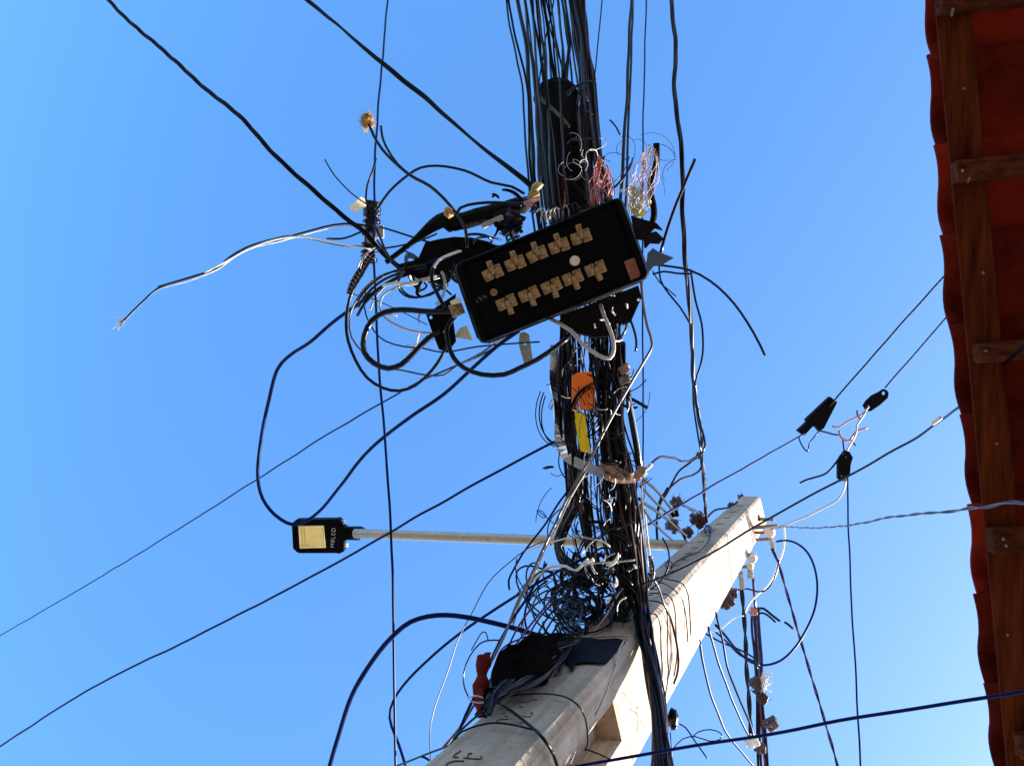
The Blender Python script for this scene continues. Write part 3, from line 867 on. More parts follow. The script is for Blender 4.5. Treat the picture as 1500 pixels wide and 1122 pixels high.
C_('straight black line from the lower left corner across the lamp arm to the bundle', [(-6, 1096), (130, 1010), (300, 925), (440, 853), (560, 786), (680, 717), (812, 648), (850, 632)], [6.0, 5.3], 3.6, ext=(12, 0), m=NVY)
C_('large hanging black loop that dips to touch the street lamp head', [(640, 380), (605, 395), (570, 413), (545, 430), (500, 463), (455, 500), (425, 520), (407, 540), (393, 590), (382, 650), (378, 700), (385, 730), (403, 754), (428, 768), (448, 763), (468, 748), (500, 709), (520, 682), (550, 650), (600, 612), (650, 577), (690, 542), (730, 506), (760, 485)], [5.05, 5.1, 5.3, 5.4, 5.2, 5.05], 5.2, ext=(0, 0), m=NVY)
C_('thick black cable looping out of the left end of the terminal box', [(668, 456), (633, 457), (590, 454), (564, 458), (545, 470), (534, 492), (534, 516), (548, 532), (569, 540), (588, 534), (607, 516), (628, 494), (645, 484)], [4.95, 4.85, 5.0], 8.4, n=10)
C_('wide round black loop hanging from the curled sleeve, outermost of the loops', [(548, 374), (540, 384), (528, 405), (516, 425), (509, 450), (507, 475), (510, 500), (521, 529), (537, 553), (561, 568), (585, 572), (609, 564), (633, 542), (647, 521), (654, 505)], 4.98, 4.8, n=8)
C_('slim loop just inside the outermost black loop', [(600, 402), (575, 398), (545, 412), (525, 435), (512, 465), (514, 494), (530, 515), (545, 530), (565, 538), (591, 543), (628, 550), (650, 549), (668, 536), (706, 516), (735, 495)], 5.06, 2.8, GRY)
C_('pale wire curving in a small loop left of the box', [(640, 404), (612, 411), (580, 422), (561, 433), (556, 449), (564, 465), (585, 478), (607, 486), (632, 489)], 5.02, 3.2, LGT)
C_('thin dark wire sweeping under the loops towards the blue-white tag', [(562, 405), (540, 420), (534, 438), (536, 462), (548, 486), (564, 500), (591, 508), (617, 510), (649, 516), (698, 508), (748, 503), (790, 500)], 5.08, 2.4)
C_('fine wire running from the curled sleeve across the loops', [(515, 431), (545, 438), (575, 450), (600, 462), (625, 476)], 5.1, 1.4)
C_('thick black cable sagging below the terminal box to the bundle', [(668, 462), (655, 480), (657, 503), (665, 524), (680, 539), (706, 549), (738, 549), (760, 540), (787, 527), (814, 509), (835, 492)], [4.98, 4.9, 5.05], 7.4, n=10)
C_('thick pale grey cable curving out below the right half of the box', [(806, 468), (835, 484), (854, 505), (878, 521), (894, 525), (900, 512), (897, 491), (886, 464), (880, 446)], [4.98, 4.95, 5.05], 6.2, LGT, n=10)
C_('black cable crossing the top edge of the long splice', [(668, 315), (675, 304), (700, 298), (735, 298), (760, 300), (785, 296)], 5.02, 5)
C_('white-edged cable bending over the black cover beside the left end of the box', [(672, 368), (655, 375), (640, 383), (633, 395), (632, 410), (640, 430), (652, 452)], 4.93, 6, BLK, n=8)
C_('short white sleeve on the bend left of the box', [(676, 368), (660, 373), (645, 380), (636, 392)], 4.905, 4, WHT, 'sleeve', 'sleeve')
C_('cable carrying the yellow foam ball', [(539, 176), (548, 200), (560, 220), (575, 236), (600, 257), (630, 273), (652, 292), (668, 312), (682, 335), (684, 362)], [5.2, 5.1, 5.0], 5)
C_('short black stub running beside the foam-ball cable', [(558, 184), (560, 200), (566, 216), (582, 240), (600, 255)], 5.13, 3.8)
C_('black cable arching from the cable bracket over to the olive boot', [(552, 308), (570, 282), (598, 256), (616, 245), (640, 242), (680, 250), (720, 268), (750, 274), (768, 284)], 5.15, 4.2)
C_('thin loose wire rising up-left from the paper tag', [(475, 234), (488, 256), (513, 282), (535, 298), (550, 306)], 5.2, 2.2)
C_('black cable reaching far left from the bracket to a frayed white end', [(545, 332), (520, 328), (490, 330), (460, 337), (430, 345), (405, 352), (375, 358), (345, 372), (322, 390), (280, 407), (230, 423), (212, 438), (192, 458), (174, 478)], [5.25, 5.1, 5.0, 5.0], 3.0, BLK)
C_('thin white strip standing for the sunlit underside of the long black left cable', [(545, 334), (520, 330.5), (490, 332.5), (460, 339.5), (430, 347.5), (405, 354.5), (375, 361), (345, 375), (322, 393), (280, 410), (230, 425), (212, 440), (192, 460), (175, 479)], [5.25, 5.12, 5.02, 5.02], 2.2, WHT)  # white tube paints the glint along the black cable's lower edge
C_('black cable lying along the stripped pale cable at its far left half', [(545, 362), (500, 359), (460, 351), (430, 346), (400, 350), (360, 363), (330, 382), (320, 393), (285, 404), (232, 420)], [5.25, 5.1, 5.0], 3.2, BLK)
C_('second stripped pale cable joining the long left one from below the bracket', [(548, 365), (520, 361), (480, 354), (440, 347), (400, 352), (362, 366), (330, 384), (300, 400)], [5.24, 5.09, 4.99], 2.6, WHT)
C_('short black stub pointing left from the bracket', [(480, 350), (500, 351), (515, 347), (530, 340), (540, 338)], 5.24, 3.4)
b = MB(); rr = random.Random(3)
for k in range(16):
    p0 = at(178 + rr.uniform(-4, 6), 470 + rr.uniform(-6, 6), 5.0); p1 = at(170 + rr.uniform(-8, 8), 484 - rr.uniform(-4, 22), 5.0)
    b.tube([p0, (p0 + p1) / 2 + 0.01 * noise.noise_vector(p0 * 90), p1], 0.0012, 4)
tag(b.build('frayed_fibre', WHT), 'frayed white fibres at the far left end of the stripped cable', 'fibres', kind='stuff')
b = MB(); c0 = at(538, 177, 5.2); b.ball(c0, 8 * pxm(c0), .8, 3, 3, (1, 1.35, 1))
fb = tag(b.build('foam_ball', TAN), 'ragged yellow foam ball on the tip of a cable against the sky', 'foam ball')
b = MB()
for k in range(90):
    a = rr.uniform(0, 2 * PI); q = rr.uniform(6, 14)
    p0 = at(538 + 5 * math.cos(a), 177 + 7 * math.sin(a), 5.2); p1 = at(538 + q * math.cos(a), 178 + q * 1.3 * math.sin(a), 5.2 + rr.uniform(-.03, .03))
    b.tube([p0, p1], 0.0011, 3)
o = b.build('foam_tuft', TAN, fb); o['kind'] = 'stuff'
C_('taut black cable from the bracket to the splice cover', [(556, 332), (590, 342), (625, 353), (650, 360)], 5.15, 3)
C_('black cable crossing from the lower bracket up to the long splice', [(548, 366), (580, 362), (610, 354), (640, 342)], 5.14, 3)
C_('dark cable running down-right from the bracket to the cover corner', [(548, 330), (556, 345), (565, 368), (580, 388), (612, 404), (650, 425)], 5.05, 3.4)
C_('second dark cable beside the one from the bracket to the cover corner', [(552, 352), (562, 366), (575, 382), (600, 396), (640, 414), (662, 432)], 5.06, 3.2)
C_('curved thin wire in the sky gap between long splice and cover', [(586, 366), (600, 371), (612, 378), (622, 386)], 5.15, 2.2)
for k, (o_, zz) in enumerate(((0, 5.02), (4, 5.04), (9, 5.05))):
    C_(['upper', 'middle', 'lower'][k] + ' of three black cables fanning from the cover corner into the loops', [(625, 388 + o_), (600, 392 + o_), (575, 398 + o_ * 1.5), (555, 407 + o_ * 2), (535, 425 + o_ * 2.2), (524, 440 + o_ * 2.6)], zz, 3.8 + k * .5)
C_('bright strip of white cable under the splice cover', [(560, 418), (580, 414), (600, 416), (625, 410), (650, 404)], 5.03, 5, WHT)
C_('black cable bent down into a thin hook right of the box bottom', [(924, 470), (930, 488), (932, 505), (930, 515)], 5.1, 4)
C_('black cable hooking out below the box, right of the pale cable', [(918, 470), (916, 484), (908, 495), (900, 500)], 5.1, 4)
# right of the box
C_('thick twisted black cable hanging down the sky right of the terminal box', [(983, -6), (987, 40), (990, 67), (988, 120), (991, 160), (998, 214), (1000, 267), (999, 300), (1002, 350), (1005, 400), (1010, 450), (1014, 503), (1016, 557), (1022, 600), (1028, 640), (1028, 664), (1031, 707), (1034, 752)], [6.2, 5.8, 5.8, 6.2, 7.3], 7.2, [BLK, BRN, BLK], 'twisted_cable', ext=(12, 0), twist=(3, .6))
C_('slack black strand bowing out right of the thick twisted cable', [(1011, 395), (1018, 440), (1028, 475), (1029, 517), (1024, 540), (1018, 560), (1020, 590), (1027, 625), (1033, 650), (1028, 664)], 5.85, 3.4)
C_('second slack strand close against the thick twisted cable', [(1014, 500), (1015, 560), (1016, 590), (1021, 625), (1027, 660)], 5.86, 3)
C_('straight black cable end crossing the twisted cable, cut off at its upper tip', [(1019, 233), (1005, 266), (990, 300), (975, 345), (968, 372)], 5.1, 5.2)
C_('thick ragged black cable standing up from the right end of the box', [(962, 210), (961, 241), (954, 262), (952, 283), (956, 300), (957, 318), (952, 334)], 4.98, 9.5, BLK2, n=12)
C_('black cable arching down-right over the sky from the right end of the box', [(960, 388), (985, 391), (1010, 396), (1040, 413), (1075, 446), (1103, 487), (1120, 521)], [5.1, 5.0], 3.6)
C_('second cable leaving the box end and arching beside the first', [(956, 402), (972, 398), (992, 401), (1015, 402)], 5.12, 3.2)
C_('thin black stub curling down from the right end of the box', [(966, 388), (968, 410), (980, 430), (996, 450), (1012, 476)], 5.1, 3)
C_('short thin hook of wire under the bent cover plate', [(956, 396), (966, 412), (980, 424), (991, 434)], 5.1, 2)
C_('pair of parallel black cables right of the bundle, left strand', [(925, -5), (922, 60), (919, 134), (914, 210), (910, 283), (906, 330)], [6.2, 5.4], 5, BRN, ext=(12, 0))
C_('pair of parallel black cables right of the bundle, right strand', [(927, 5), (925, 61), (922, 134), (919, 210), (917, 290), (914, 330)], [6.2, 5.4], 3.8, ext=(12, 0))
C_('long thin vertical black cable passing behind the right end of the box', [(947, -5), (943, 134), (941, 294), (941, 460), (942, 600), (941, 690), (941, 760)], [6.6, 6.0, 5.9], 2.6, ext=(14, 0), m=NVY)
C_('thin single black wire just right of the bundle at the top edge', [(883, -5), (876, 60), (872, 102), (868, 150)], [6.1, 5.8], 2.2, ext=(12, 0))
C_('long pale brown cable crossing the whole bundle diagonally down to the pole foot', [(938, 400), (943, 450), (949, 479), (956, 505), (948, 522), (929, 552), (907, 589), (880, 640), (864, 672), (846, 703), (822, 747), (814, 766), (795, 806), (774, 851), (755, 889), (739, 931), (718, 972), (707, 996), (690, 1030), (672, 1068), (650, 1095)], [5.05, 5.0, 4.98, 5.0, 4.9, 4.6, 4.35], 4.2, GRY)
C_('pale cable running just beside the long diagonal one on its lower stretch', [(858, 690), (838, 724), (816, 770), (798, 806), (780, 848), (762, 880), (752, 915), (753, 895), (770, 860), (790, 838), (806, 832)], [5.0, 4.98, 5.0], 3, LGT)
C_('dark rigid conduit standing at the right edge of the lower bundle', [(916, 548), (920, 580), (925, 615), (931, 650), (936, 683)], [5.16, 5.2], 9, BLK, 'conduit', 'conduit', n=12)
C_('bright steel strip standing for the sunlit right edge of the dark conduit', [(922, 580), (928, 612), (935, 650), (940, 683)], [5.14, 5.18], 3, STL, 'sunlit_edge_strip', 'rod')  # bright strip put in as the conduit's sunlit right edge
C_('black cable stub poking out right of the conduit', [(918, 581), (932, 588), (949, 598)], 5.18, 5)
C_('second short stub poking right below the first', [(910, 592), (922, 598), (934, 597)], 5.16, 4)
kb = thing('cable_clip', 'brown clip with wire ties at the top of the dark conduit', 'clip', at(916, 545, 5.12))
F4, s4 = frame(915, 545, 5.1, 10)
b = MB(); b.box((0, 4 * s4, 0), (14 * s4, 12 * s4, .03), .3, .005); b.ball((4 * s4, 8 * s4, 0), 5 * s4, .4, 2); b.build('jaw', RST, kb, F4)
b = MB()
for k in range(4):
    b.tube([Vector((9 * s4 * math.cos(a), (-6 - k * 3 + 1.5 * math.cos(a)) * s4, .03 * math.sin(a))) for a in [i * PI / 6 for i in range(13)]], .003, 5)
b.build('tie', GRY, kb, F4)
# lower left cables
C_('thick dark cable arching from the bottom edge over to the black coil', [(481, 1130), (494, 1085), (513, 1025), (538, 978), (570, 937), (602, 911), (640, 901), (680, 903), (720, 912), (755, 921), (800, 934)], [5.0, 4.9, 5.0], 7.4, n=10, m=NVY)
C_('dark cable rising from the bottom edge in a bend and on to the bundle foot', [(596, 1128), (584, 1090), (571, 1050), (577, 1025), (600, 993), (627, 966), (680, 923), (720, 895), (760, 870), (790, 852), (818, 836), (860, 815)], [5.0, 5.05, 5.2], 4.4, m=NVY)
C_('thin pale wire hanging in a long curve from the bundle to the bottom edge', [(800, 792), (778, 800), (745, 826), (715, 855), (690, 900), (672, 935), (655, 985), (640, 1025), (631, 1060), (630, 1095), (632, 1128)], [5.1, 4.8], 1.7, GRY)
C_('dark blue-black cable from below the strap down to its hanging end near the tangle', [(838, 712), (820, 735), (800, 766), (785, 785), (766, 810), (752, 835), (745, 850), (746, 864)], 5.2, 3.4, m=NVY)
C_('thin black loop left of the tangle, crossing the diagonal cable', [(812, 842), (790, 832), (770, 829), (758, 836), (757, 852), (764, 870), (780, 888), (800, 902), (820, 908)], 5.12, 2.8, m=NVY)
C_('thin hanging loop left of the black coil', [(735, 937), (715, 937), (702, 942), (688, 960), (679, 985), (680, 1006), (687, 1022)], 4.75, 2.4)
C_('small pointed wire arch above the hanging loop', [(690, 952), (699, 936), (706, 926), (711, 927), (714, 938)], 4.75, 2)
C_('black cable running straight from the tangle down to the bottom left of the pole', [(800, 826), (775, 870), (745, 915), (722, 960), (700, 1010), (682, 1048), (668, 1080), (655, 1100)], [5.2, 4.7, 4.3], 4.4, m=NVY)
C_('reddish cable running beside it down to the foot of the coil', [(830, 838), (806, 880), (776, 915), (748, 955), (722, 990), (700, 1025), (678, 1062), (665, 1085)], [5.2, 4.7, 4.35], 3.4, PUR)
C_('short black cable from the coil foot down-left along the edge of the pole', [(715, 1036), (690, 1056), (668, 1078), (655, 1098), (640, 1108)], [4.3, 4.25], 3.6)
C_('thin black cable leaving the pole edge towards the bottom left', [(668, 1088), (640, 1098), (610, 1110), (590, 1118)], [4.3, 4.4], 3, ext=(0, 3))
C_('stub branching off the thin cable at the pole edge', [(616, 1107), (622, 1109), (628, 1113)], 4.35, 3.6)
C_('pale wire ring around the red sleeve', [(686, 1023), (694, 1019), (706, 1021), (713, 1027), (700, 1029), (688, 1026)], 4.3, 2.2, LGT)
C_('thick brown-black cable crossing the grey side of the pole to the bottom edge', [(x, y, 'P') for x, y in ((718, 1023), (728, 1030), (748, 1042), (775, 1062), (796, 1082), (811, 1105), (819, 1130))], 4.2, 5.4, BRN, ext=(0, 1.5), n=8)
C_('thin cable bending over the grey side above the painted marks', [(x, y, 'P') for x, y in ((722, 1026), (735, 1022), (760, 1017), (795, 1015), (825, 1019), (846, 1032), (858, 1052), (861, 1085), (857, 1100))], 4.2, 2.6)
C_('thin cable bending over the grey side from the pole edge to the thick cable', [(x, y, 'P') for x, y in ((667, 1080), (678, 1070), (700, 1062), (724, 1058), (752, 1061), (785, 1070))], 4.2, 3, BRN)
C_('thin cable running down beside the recess of the pole', [(902, 972), (893, 1000), (880, 1030), (866, 1058), (850, 1085), (832, 1128)], [4.6, 4.3], 2, GRY)
C_('black cable from the pole front curling across the recess', [(857, 1096), (880, 1105), (896, 1113)], 4.15, 2.4)
for k, (x0, x1, m_) in enumerate(((760, 820, PUR), (784, 838, PUR), (795, 850, BLK), (806, 856, BLK), (816, 862, BLK))):
    C_(['leftmost arched purple wire rising from the black coil', 'second arched purple wire from the coil', 'first arched black wire right of the purple ones', 'second arched black wire right of the purple ones', 'third arched black wire right of the purple ones'][k],
       [(x0 - 22, 960), (x0 - 6, 925), (x0 + 8, 903), (x0 + 24, 885), (x0 + 40, 876), (x1 - 2, 878), (x1 + 8, 890)], [4.9, 5.15], 3.2, m_)
C_('thin black cable making a pointed bend above the purple wires', [(792, 884), (785, 868), (797, 858), (805, 862), (812, 875), (820, 885)], 5.15, 2)
C_('white torn cable sheath bending through the wire tangle', [(770, 862), (786, 845), (800, 832), (815, 829), (830, 830), (841, 836), (848, 833), (856, 824), (870, 820)], 5.05, 4.2, WHT)
C_('straight white wire across the tangle to the sleeve', [(858, 827), (880, 824), (912, 822), (930, 820)], 5.05, 2.4, LGT)
C_('thin white wire crossing the lamp arm and the bundle', [(776, 805), (795, 797), (822, 790), (845, 786), (868, 790), (882, 793), (893, 801)], 5.1, 2.4, WHT)
C_('tiny wire loop left of the bundle above the lamp arm', [(812, 768), (800, 758), (790, 750), (787, 748), (789, 754), (796, 759), (800, 757), (795, 750), (788, 747)], 5.15, 1.4)
C_('silver cord with knots lying over the dark bag', [(912, 862), (904, 872), (896, 888), (888, 902), (876, 918), (862, 935), (850, 955)], [5.2, 5.0], 2.6, LGT)
C_('silver cord continuing down the dark band to the pole edge', [(915, 938), (908, 950), (904, 965), (897, 985), (888, 1005), (870, 1040)], [4.9, 4.5], 2.2, LGT)
# cables crossing the pole
C_('black cable crossing in front of the pole and up to the eave at the right', [(905, 868), (935, 856), (960, 848), (1000, 832), (1050, 805), (1100, 775), (1140, 752), (1190, 725), (1240, 699), (1300, 665), (1340, 643), (1372, 620), (1400, 600), (1425, 582), (1458, 545), (1490, 515)], [5.2, 5.4, 5.4, 5.1, 4.15], 3.3, ext=(0, .5))
C_('white patch standing for the sunlit spot on the cable near the eave', [(1366, 622), (1372, 618), (1380, 612)], 4.3, 7, WHT, 'painted_lit_spot', 'sleeve', n=10)  # white tube paints the sunlit spot on this cable
C_('reddish cable arching over the grey side of the pole top', [(x, y, 'P') for x, y in ((984, 830), (992, 822), (1006, 815), (1026, 807), (1036, 796), (1040, 785), (1038, 772), (1030, 768), (1022, 766))], 5, 3, BRN)
for i, (x, y) in enumerate(((1037, 775), (980, 828))):
    zz = pole_z(x, y) - .26
    C_(['small curled wire hook on the upper drill holes', 'small curled wire hook where the crossing cable meets the pole'][i], [(a_, b_, 'P') for a_, b_ in ((x - 3, y + 6), (x - 5, y - 2), (x, y - 6), (x + 5, y - 2), (x + 3, y + 5))], zz, 2.4, BRN)
for i, pts in enumerate(([(955, 845), (985, 850), (1000, 855), (1008, 872), (1010, 890), (1012, 930)], [(958, 848), (975, 855), (990, 866), (1000, 880), (1005, 905), (1008, 940)], [(950, 868), (975, 869), (985, 878), (989, 895), (990, 920)], [(945, 880), (965, 882), (975, 890), (978, 910), (977, 950)], [(945, 898), (960, 900), (966, 912), (968, 950)])):
    P0 = [(x, y, 'P') for x, y in pts]
    if i > 1: P0.append((pts[-1][0] + 2, pts[-1][1] + 34, 'P'))
    if i > 1: P0.append((pts[-1][0] - 2, pts[-1][1] + 70, 'P'))
    C_(['topmost', 'second', 'third', 'fourth', 'lowest'][i] + ' thin wire bending round the sunlit edge of the pole', P0, 5, 2.0, BRN)
C_('brown-black cable curving down the sunlit side of the pole to the small black knot', [(950, 840, 5.3), (962, 855, 5.35)] + [(x, y, 'P') for x, y in ((972, 885), (982, 905), (990, 935), (993, 965), (990, 990), (987, 1000))], 5, 3.4, BRN, n=8)
kn = MB(); c0 = at(986, 1052, 4.75); kn.ball(c0, 8 * pxm(c0), .3, 2, 3, (1, 2.0, 1)); kn.ball(at(987, 1064, 4.74), 5 * pxm(c0), .1, 5, 2)
tag(kn.build('cable_end_cap', BLK), 'small black drop-shaped cable end hanging right of the pole', 'cable end')
C_('straight black cable crossing low over the pole and up to the eave at right edge', [(800, 1132), (840, 1122), (900, 1112), (1000, 1095), (1110, 1077), (1250, 1053), (1380, 1031), (1450, 1020), (1510, 1010)], [4.0, 4.05, 4.0, 3.9], 5.0, NVY, ext=(3, .3))
C_('twisted grey and black drop cable from the pole bracket to the right edge', [(1128, 775), (1150, 771), (1175, 773), (1200, 773), (1250, 768), (1310, 757), (1370, 751), (1420, 745), (1450, 742), (1480, 736), (1510, 737)], [8.2, 3.8], 4.0, [BLK, GRY], 'twisted_cable', ext=(0, .3), twist=(2, .35))
C_('long straight thin cable dropping from the upright line plate to the bottom edge', [(1241, 700), (1244, 800), (1248, 900), (1254, 1000), (1261, 1128)], [7.0, 6.5, 6.0], 2.8, ext=(0, 6), m=NVY)
C_('pale wire curving from the lower black plate to the pole bracket', [(1239, 703), (1236, 718), (1228, 731), (1210, 742), (1190, 752), (1165, 763), (1145, 770), (1120, 774)], [7.2, 8.2], 2.8, LGT)
C_('large thin loop hanging right of the pole bracket', [(1138, 793), (1150, 791), (1165, 794), (1182, 808), (1193, 830), (1197, 858), (1193, 892), (1182, 920), (1165, 947), (1145, 966), (1120, 974), (1100, 970), (1080, 952), (1062, 930), (1048, 915)], [8.2, 7.4, 7.0], 3.6, n=8, m=NVY)
C_('straight twisted cable running from the bracket clamp down to the bottom edge', [(1131, 803), (1140, 825), (1155, 875), (1172, 935), (1190, 995), (1208, 1055), (1229, 1130)], [8.3, 7.8], 4.0, [BLK, PUR], 'twisted_cable', ext=(0, 8), twist=(2, .3))
C_('pale wire hanging from the bracket and crossing to the connector cluster', [(1148, 770), (1150, 790), (1147, 808), (1140, 825), (1132, 845), (1122, 860), (1108, 872), (1096, 885), (1090, 900)], [8.2, 7.8], 3, WHT)
C_('thin dark wire from the bracket bending left to the lower clamps', [(1141, 820), (1138, 838), (1130, 855), (1120, 865), (1108, 866), (1095, 862), (1080, 864)], 7.9, 2.4)
for i, pts in enumerate(([(1024, 938), (1030, 970), (1041, 1015), (1056, 1055), (1068, 1078), (1090, 1105), (1112, 1130)], [(1037, 918), (1045, 945), (1058, 985), (1075, 1030), (1092, 1068), (1100, 1082)], [(1048, 897), (1058, 935), (1066, 980), (1082, 1020), (1098, 1058), (1104, 1080)])):
    C_(['leftmost', 'middle', 'rightmost'][i] + ' of three dark cables sweeping down from behind the pole', pts, [pole_z(*pts[0]) + .1, 6.8], 3.6, NVY, ext=(0, 6 if i == 0 else 0))
C_('thin cable crossing from behind the pole to the hanging bundle', [(1030, 926), (1055, 940), (1080, 950), (1102, 962), (1112, 975)], 7.0, 2.6)
C_('thin cable crossing above it from the pole to the hanging bundle', [(1048, 925), (1065, 940), (1085, 960), (1105, 968), (1110, 980)], 7.05, 2.6)
C_('pale thin wire from the pole edge to the twisted strand', [(1042, 926), (1058, 920), (1072, 908), (1085, 902), (1090, 902)], 7.1, 1.8, WHT)
C_('twisted dark cable hanging below the lower clamp, left of the hanging bundle', [(1086, 862), (1089, 890), (1091, 920), (1092, 950), (1094, 985), (1097, 1020), (1099, 1050), (1100, 1078)], [7.9, 7.2], 6, [BLK, BRN], 'twisted_cable', twist=(2, .36))
C_('dark cable from the upper clamp down into the hanging bundle', [(1103, 845), (1105, 870), (1106, 890)], 7.9, 4.4, PUR)
for i, dx in enumerate((-5, -1.5, 2, 5.5)):
    C_(['leftmost', 'second', 'third', 'rightmost'][i] + ' of four parallel cables in the hanging bundle right of the pole', [(1106 + dx, 890), (1107 + dx, 920), (1110 + dx, 960), (1112 + dx * .8, 1000), (1113 + dx * .8, 1040), (1115 + dx * 1.2, 1080), (1118 + dx * 1.5, 1130)], [7.8, 7.2, 7.0], 4.0, [BLK, BRN, PUR, BLK][i], 'hanging_cable', group='cables of the hanging bundle', ext=(0, 6))
C_('thin looped wire right of the small black knot', [(985, 1098), (1000, 1082), (1018, 1078), (1040, 1085), (1055, 1082), (1056, 1074), (1040, 1068), (1022, 1072), (1014, 1080)], 5.0, 1.8)
C_('thin wire slanting down-right from the small black knot', [(994, 1060), (1004, 1066), (1016, 1084), (1026, 1098), (1036, 1112)], 5.0, 2.2)
C_('thin wire hanging straight below the small black knot', [(981, 1072), (983, 1095), (984, 1128)], 4.8, 2, ext=(0, 1))
C_('black wires curving right off the top of the hanging bundle', [(1104, 900), (1110, 892), (1118, 891), (1130, 900), (1140, 908), (1143, 910)], 7.5, 3.6)
C_('short wire curling below the one at the top of the hanging bundle', [(1106, 904), (1114, 897), (1122, 899), (1130, 905), (1136, 911)], 7.5, 3)
C_('short black cable end with a white sleeve right of the hanging bundle', [(1149, 911), (1154, 914), (1162, 921)], 7.5, 3.4)
# right: lines to the roof and plates
C_('thin straight black line from behind the eave down to the wedge clamp', [(1410, 375), (1384, 404), (1300, 497), (1225, 583), (1214, 596)], [8.6, 8.4], 2.8, BLK2, ext=(14, 0))
C_('thin straight black line from behind the eave down to the lozenge plate', [(1420, 424), (1393, 457), (1345, 512), (1297, 568)], [8.6, 8.4], 2.4, BLK2, ext=(14, 0))
C_('straight black cable from the wedge clamp down-left to the pole connectors', [(1180, 634), (1170, 640), (1100, 680), (1040, 714), (1000, 738), (960, 762), (935, 778)], [8.4, 7.0, 5.9], 3.4, m=NVY)
def zq(l): return [(1130 + x / 4.987, 550 + y / 4.987) for x, y in l]
plate('wedge_clamp', 'black wedge-shaped line clamp hanging on the upper right cable', 'clamp', zq([(430, 155), (482, 195), (385, 385), (352, 408), (320, 368), (300, 375), (240, 440), (193, 402), (262, 338), (252, 322)]), 8.4, 0.05, LMP)
plate('line_plate', 'dark lozenge-shaped line plate with two holes, nearest the eave', 'plate', zq([(820, 98), (845, 108), (858, 130), (850, 165), (795, 215), (725, 262), (695, 258), (672, 220), (690, 188), (735, 145), (790, 118)]), 8.4, 0.02, LMP, [(*zq([(822, 130)])[0], 3.0), (*zq([(712, 224)])[0], 1.6)])
plate('line_plate', 'upright dark line plate with two holes where the vertical cable hangs', 'plate', zq([(540, 545), (572, 558), (596, 600), (580, 650), (575, 720), (550, 768), (510, 772), (488, 752), (487, 650), (500, 600)]), 7.4, 0.03, LMP, [(*zq([(550, 597)])[0], 1.7), (*zq([(517, 735)])[0], 1.8)])
for lab, pts, wd, m_ in (
    ('thin wire making a V below the wedge clamp', [(200, 445), (215, 490), (245, 540), (265, 555), (275, 500), (305, 455), (345, 405)], 2.2, BLK),
    ('thin wire joining the wedge clamp and the wire junction', [(350, 403), (400, 415), (450, 430), (490, 435)], 2.4, BLK),
    ('wire from the junction rising right to the lozenge plate', [(445, 370), (475, 378), (500, 375), (560, 335), (620, 305), (660, 285), (690, 250), (712, 225)], 2.6, PNK),
    ('short wire tip pointing up beside the lozenge plate', [(626, 252), (625, 280), (640, 310), (660, 325)], 2.2, BRN),
    ('wire curling from the junction ring up to the plate', [(700, 380), (660, 395), (620, 410), (590, 450), (570, 475), (530, 468), (505, 440), (495, 400)], 3.2, PNK),
    ('pale wire dropping from the plate wires to the upright plate', [(690, 262), (660, 310), (625, 360), (622, 400), (610, 440), (590, 480), (555, 540), (550, 590)], 2.8, LGT),
    ('thin wire straight down from the junction to the upright plate', [(522, 475), (525, 510), (530, 550), (545, 590)], 2.4, BLK),
    ('short wire tip below the junction', [(585, 470), (600, 495), (615, 515)], 2.2, BRN),
    ('thin black wire trailing left from the upright plate', [(530, 560), (495, 600), (450, 660), (405, 710), (350, 735), (260, 760), (205, 785)], 3.0, BLK)):
    C_(lab, zq(pts), 7.8 if 'upright' in lab and 'trailing' not in lab else 8.0 if 'trailing' not in lab else 7.4, wd, m_, 'wire', 'wire')

# ------------------------------------------------------------------ connectors (a jaw pair, a bolt, cut wire tips)
def connector(label, x, y, z, r, seed, m=RST, group=None):
    q = random.Random(seed)
    F, s = frame(x, y, z, q.uniform(0, 180), (q.uniform(-20, 20), q.uniform(-20, 20)))
    t = thing('connector', label, 'connector', mw=F, group=group)
    b = MB(); b.box((0, r * .42 * s, 0), (r * 1.9 * s, r * .75 * s, r * 1.1 * s), 0, r * .18 * s); b.box((0, -r * .42 * s, 0), (r * 1.6 * s, r * .75 * s, r * 1.0 * s), .15, r * .18 * s)
    b.cyl((r * .5 * s, 0, -r * .6 * s), (r * .5 * s, 0, r * .6 * s), r * .45 * s, r * .4 * s, 10); b.build('jaw', m, t, F)
    b = MB(); b.cyl((-r * .2 * s, -r * .9 * s, r * .3 * s), (-r * .2 * s, r * 1.2 * s, r * .3 * s), r * .16 * s, n=6); b.cyl((-r * .2 * s, r * 1.0 * s, r * .3 * s), (-r * .2 * s, r * 1.3 * s, r * .3 * s), r * .34 * s, n=6); b.build('bolt', m, t, F)
    b = MB()
    for k in range(3):
        a = q.uniform(0, 2 * PI); d = Vector((math.cos(a), math.sin(a), q.uniform(-.5, .8)))
        b.tube(spline([d * r * .5 * s, d * r * 1.1 * s + Vector((q.uniform(-.3, .3), q.uniform(-.3, .3), 0)) * r * s, d * r * q.uniform(1.2, 1.9) * s], .01), max(.0015, r * .05 * s), 4)
    b.build('wire_tip', BLK, t, F)['kind'] = 'stuff'
RBC = mat('brown_connector', (0.035, 0.010, 0.007), .5, var=.4, scale=60)
zq_ = pole_z
connector('dark brown connector where three cables meet left of the pole top, upper one', 991, 737, 7.2, 9, 1, RBC)
connector('dark brown connector below it, left of the pole top', 985, 769, 6.9, 10, 2, RBC)
connector('dark connector between those two, holding the crossing cables', 989, 752, 6.6, 6, 12, BLK2)
connector('brown connector pressed against the grey side of the pole top', 1024, 762, pole_z(1024, 762) - .2, 12, 3, RBC)
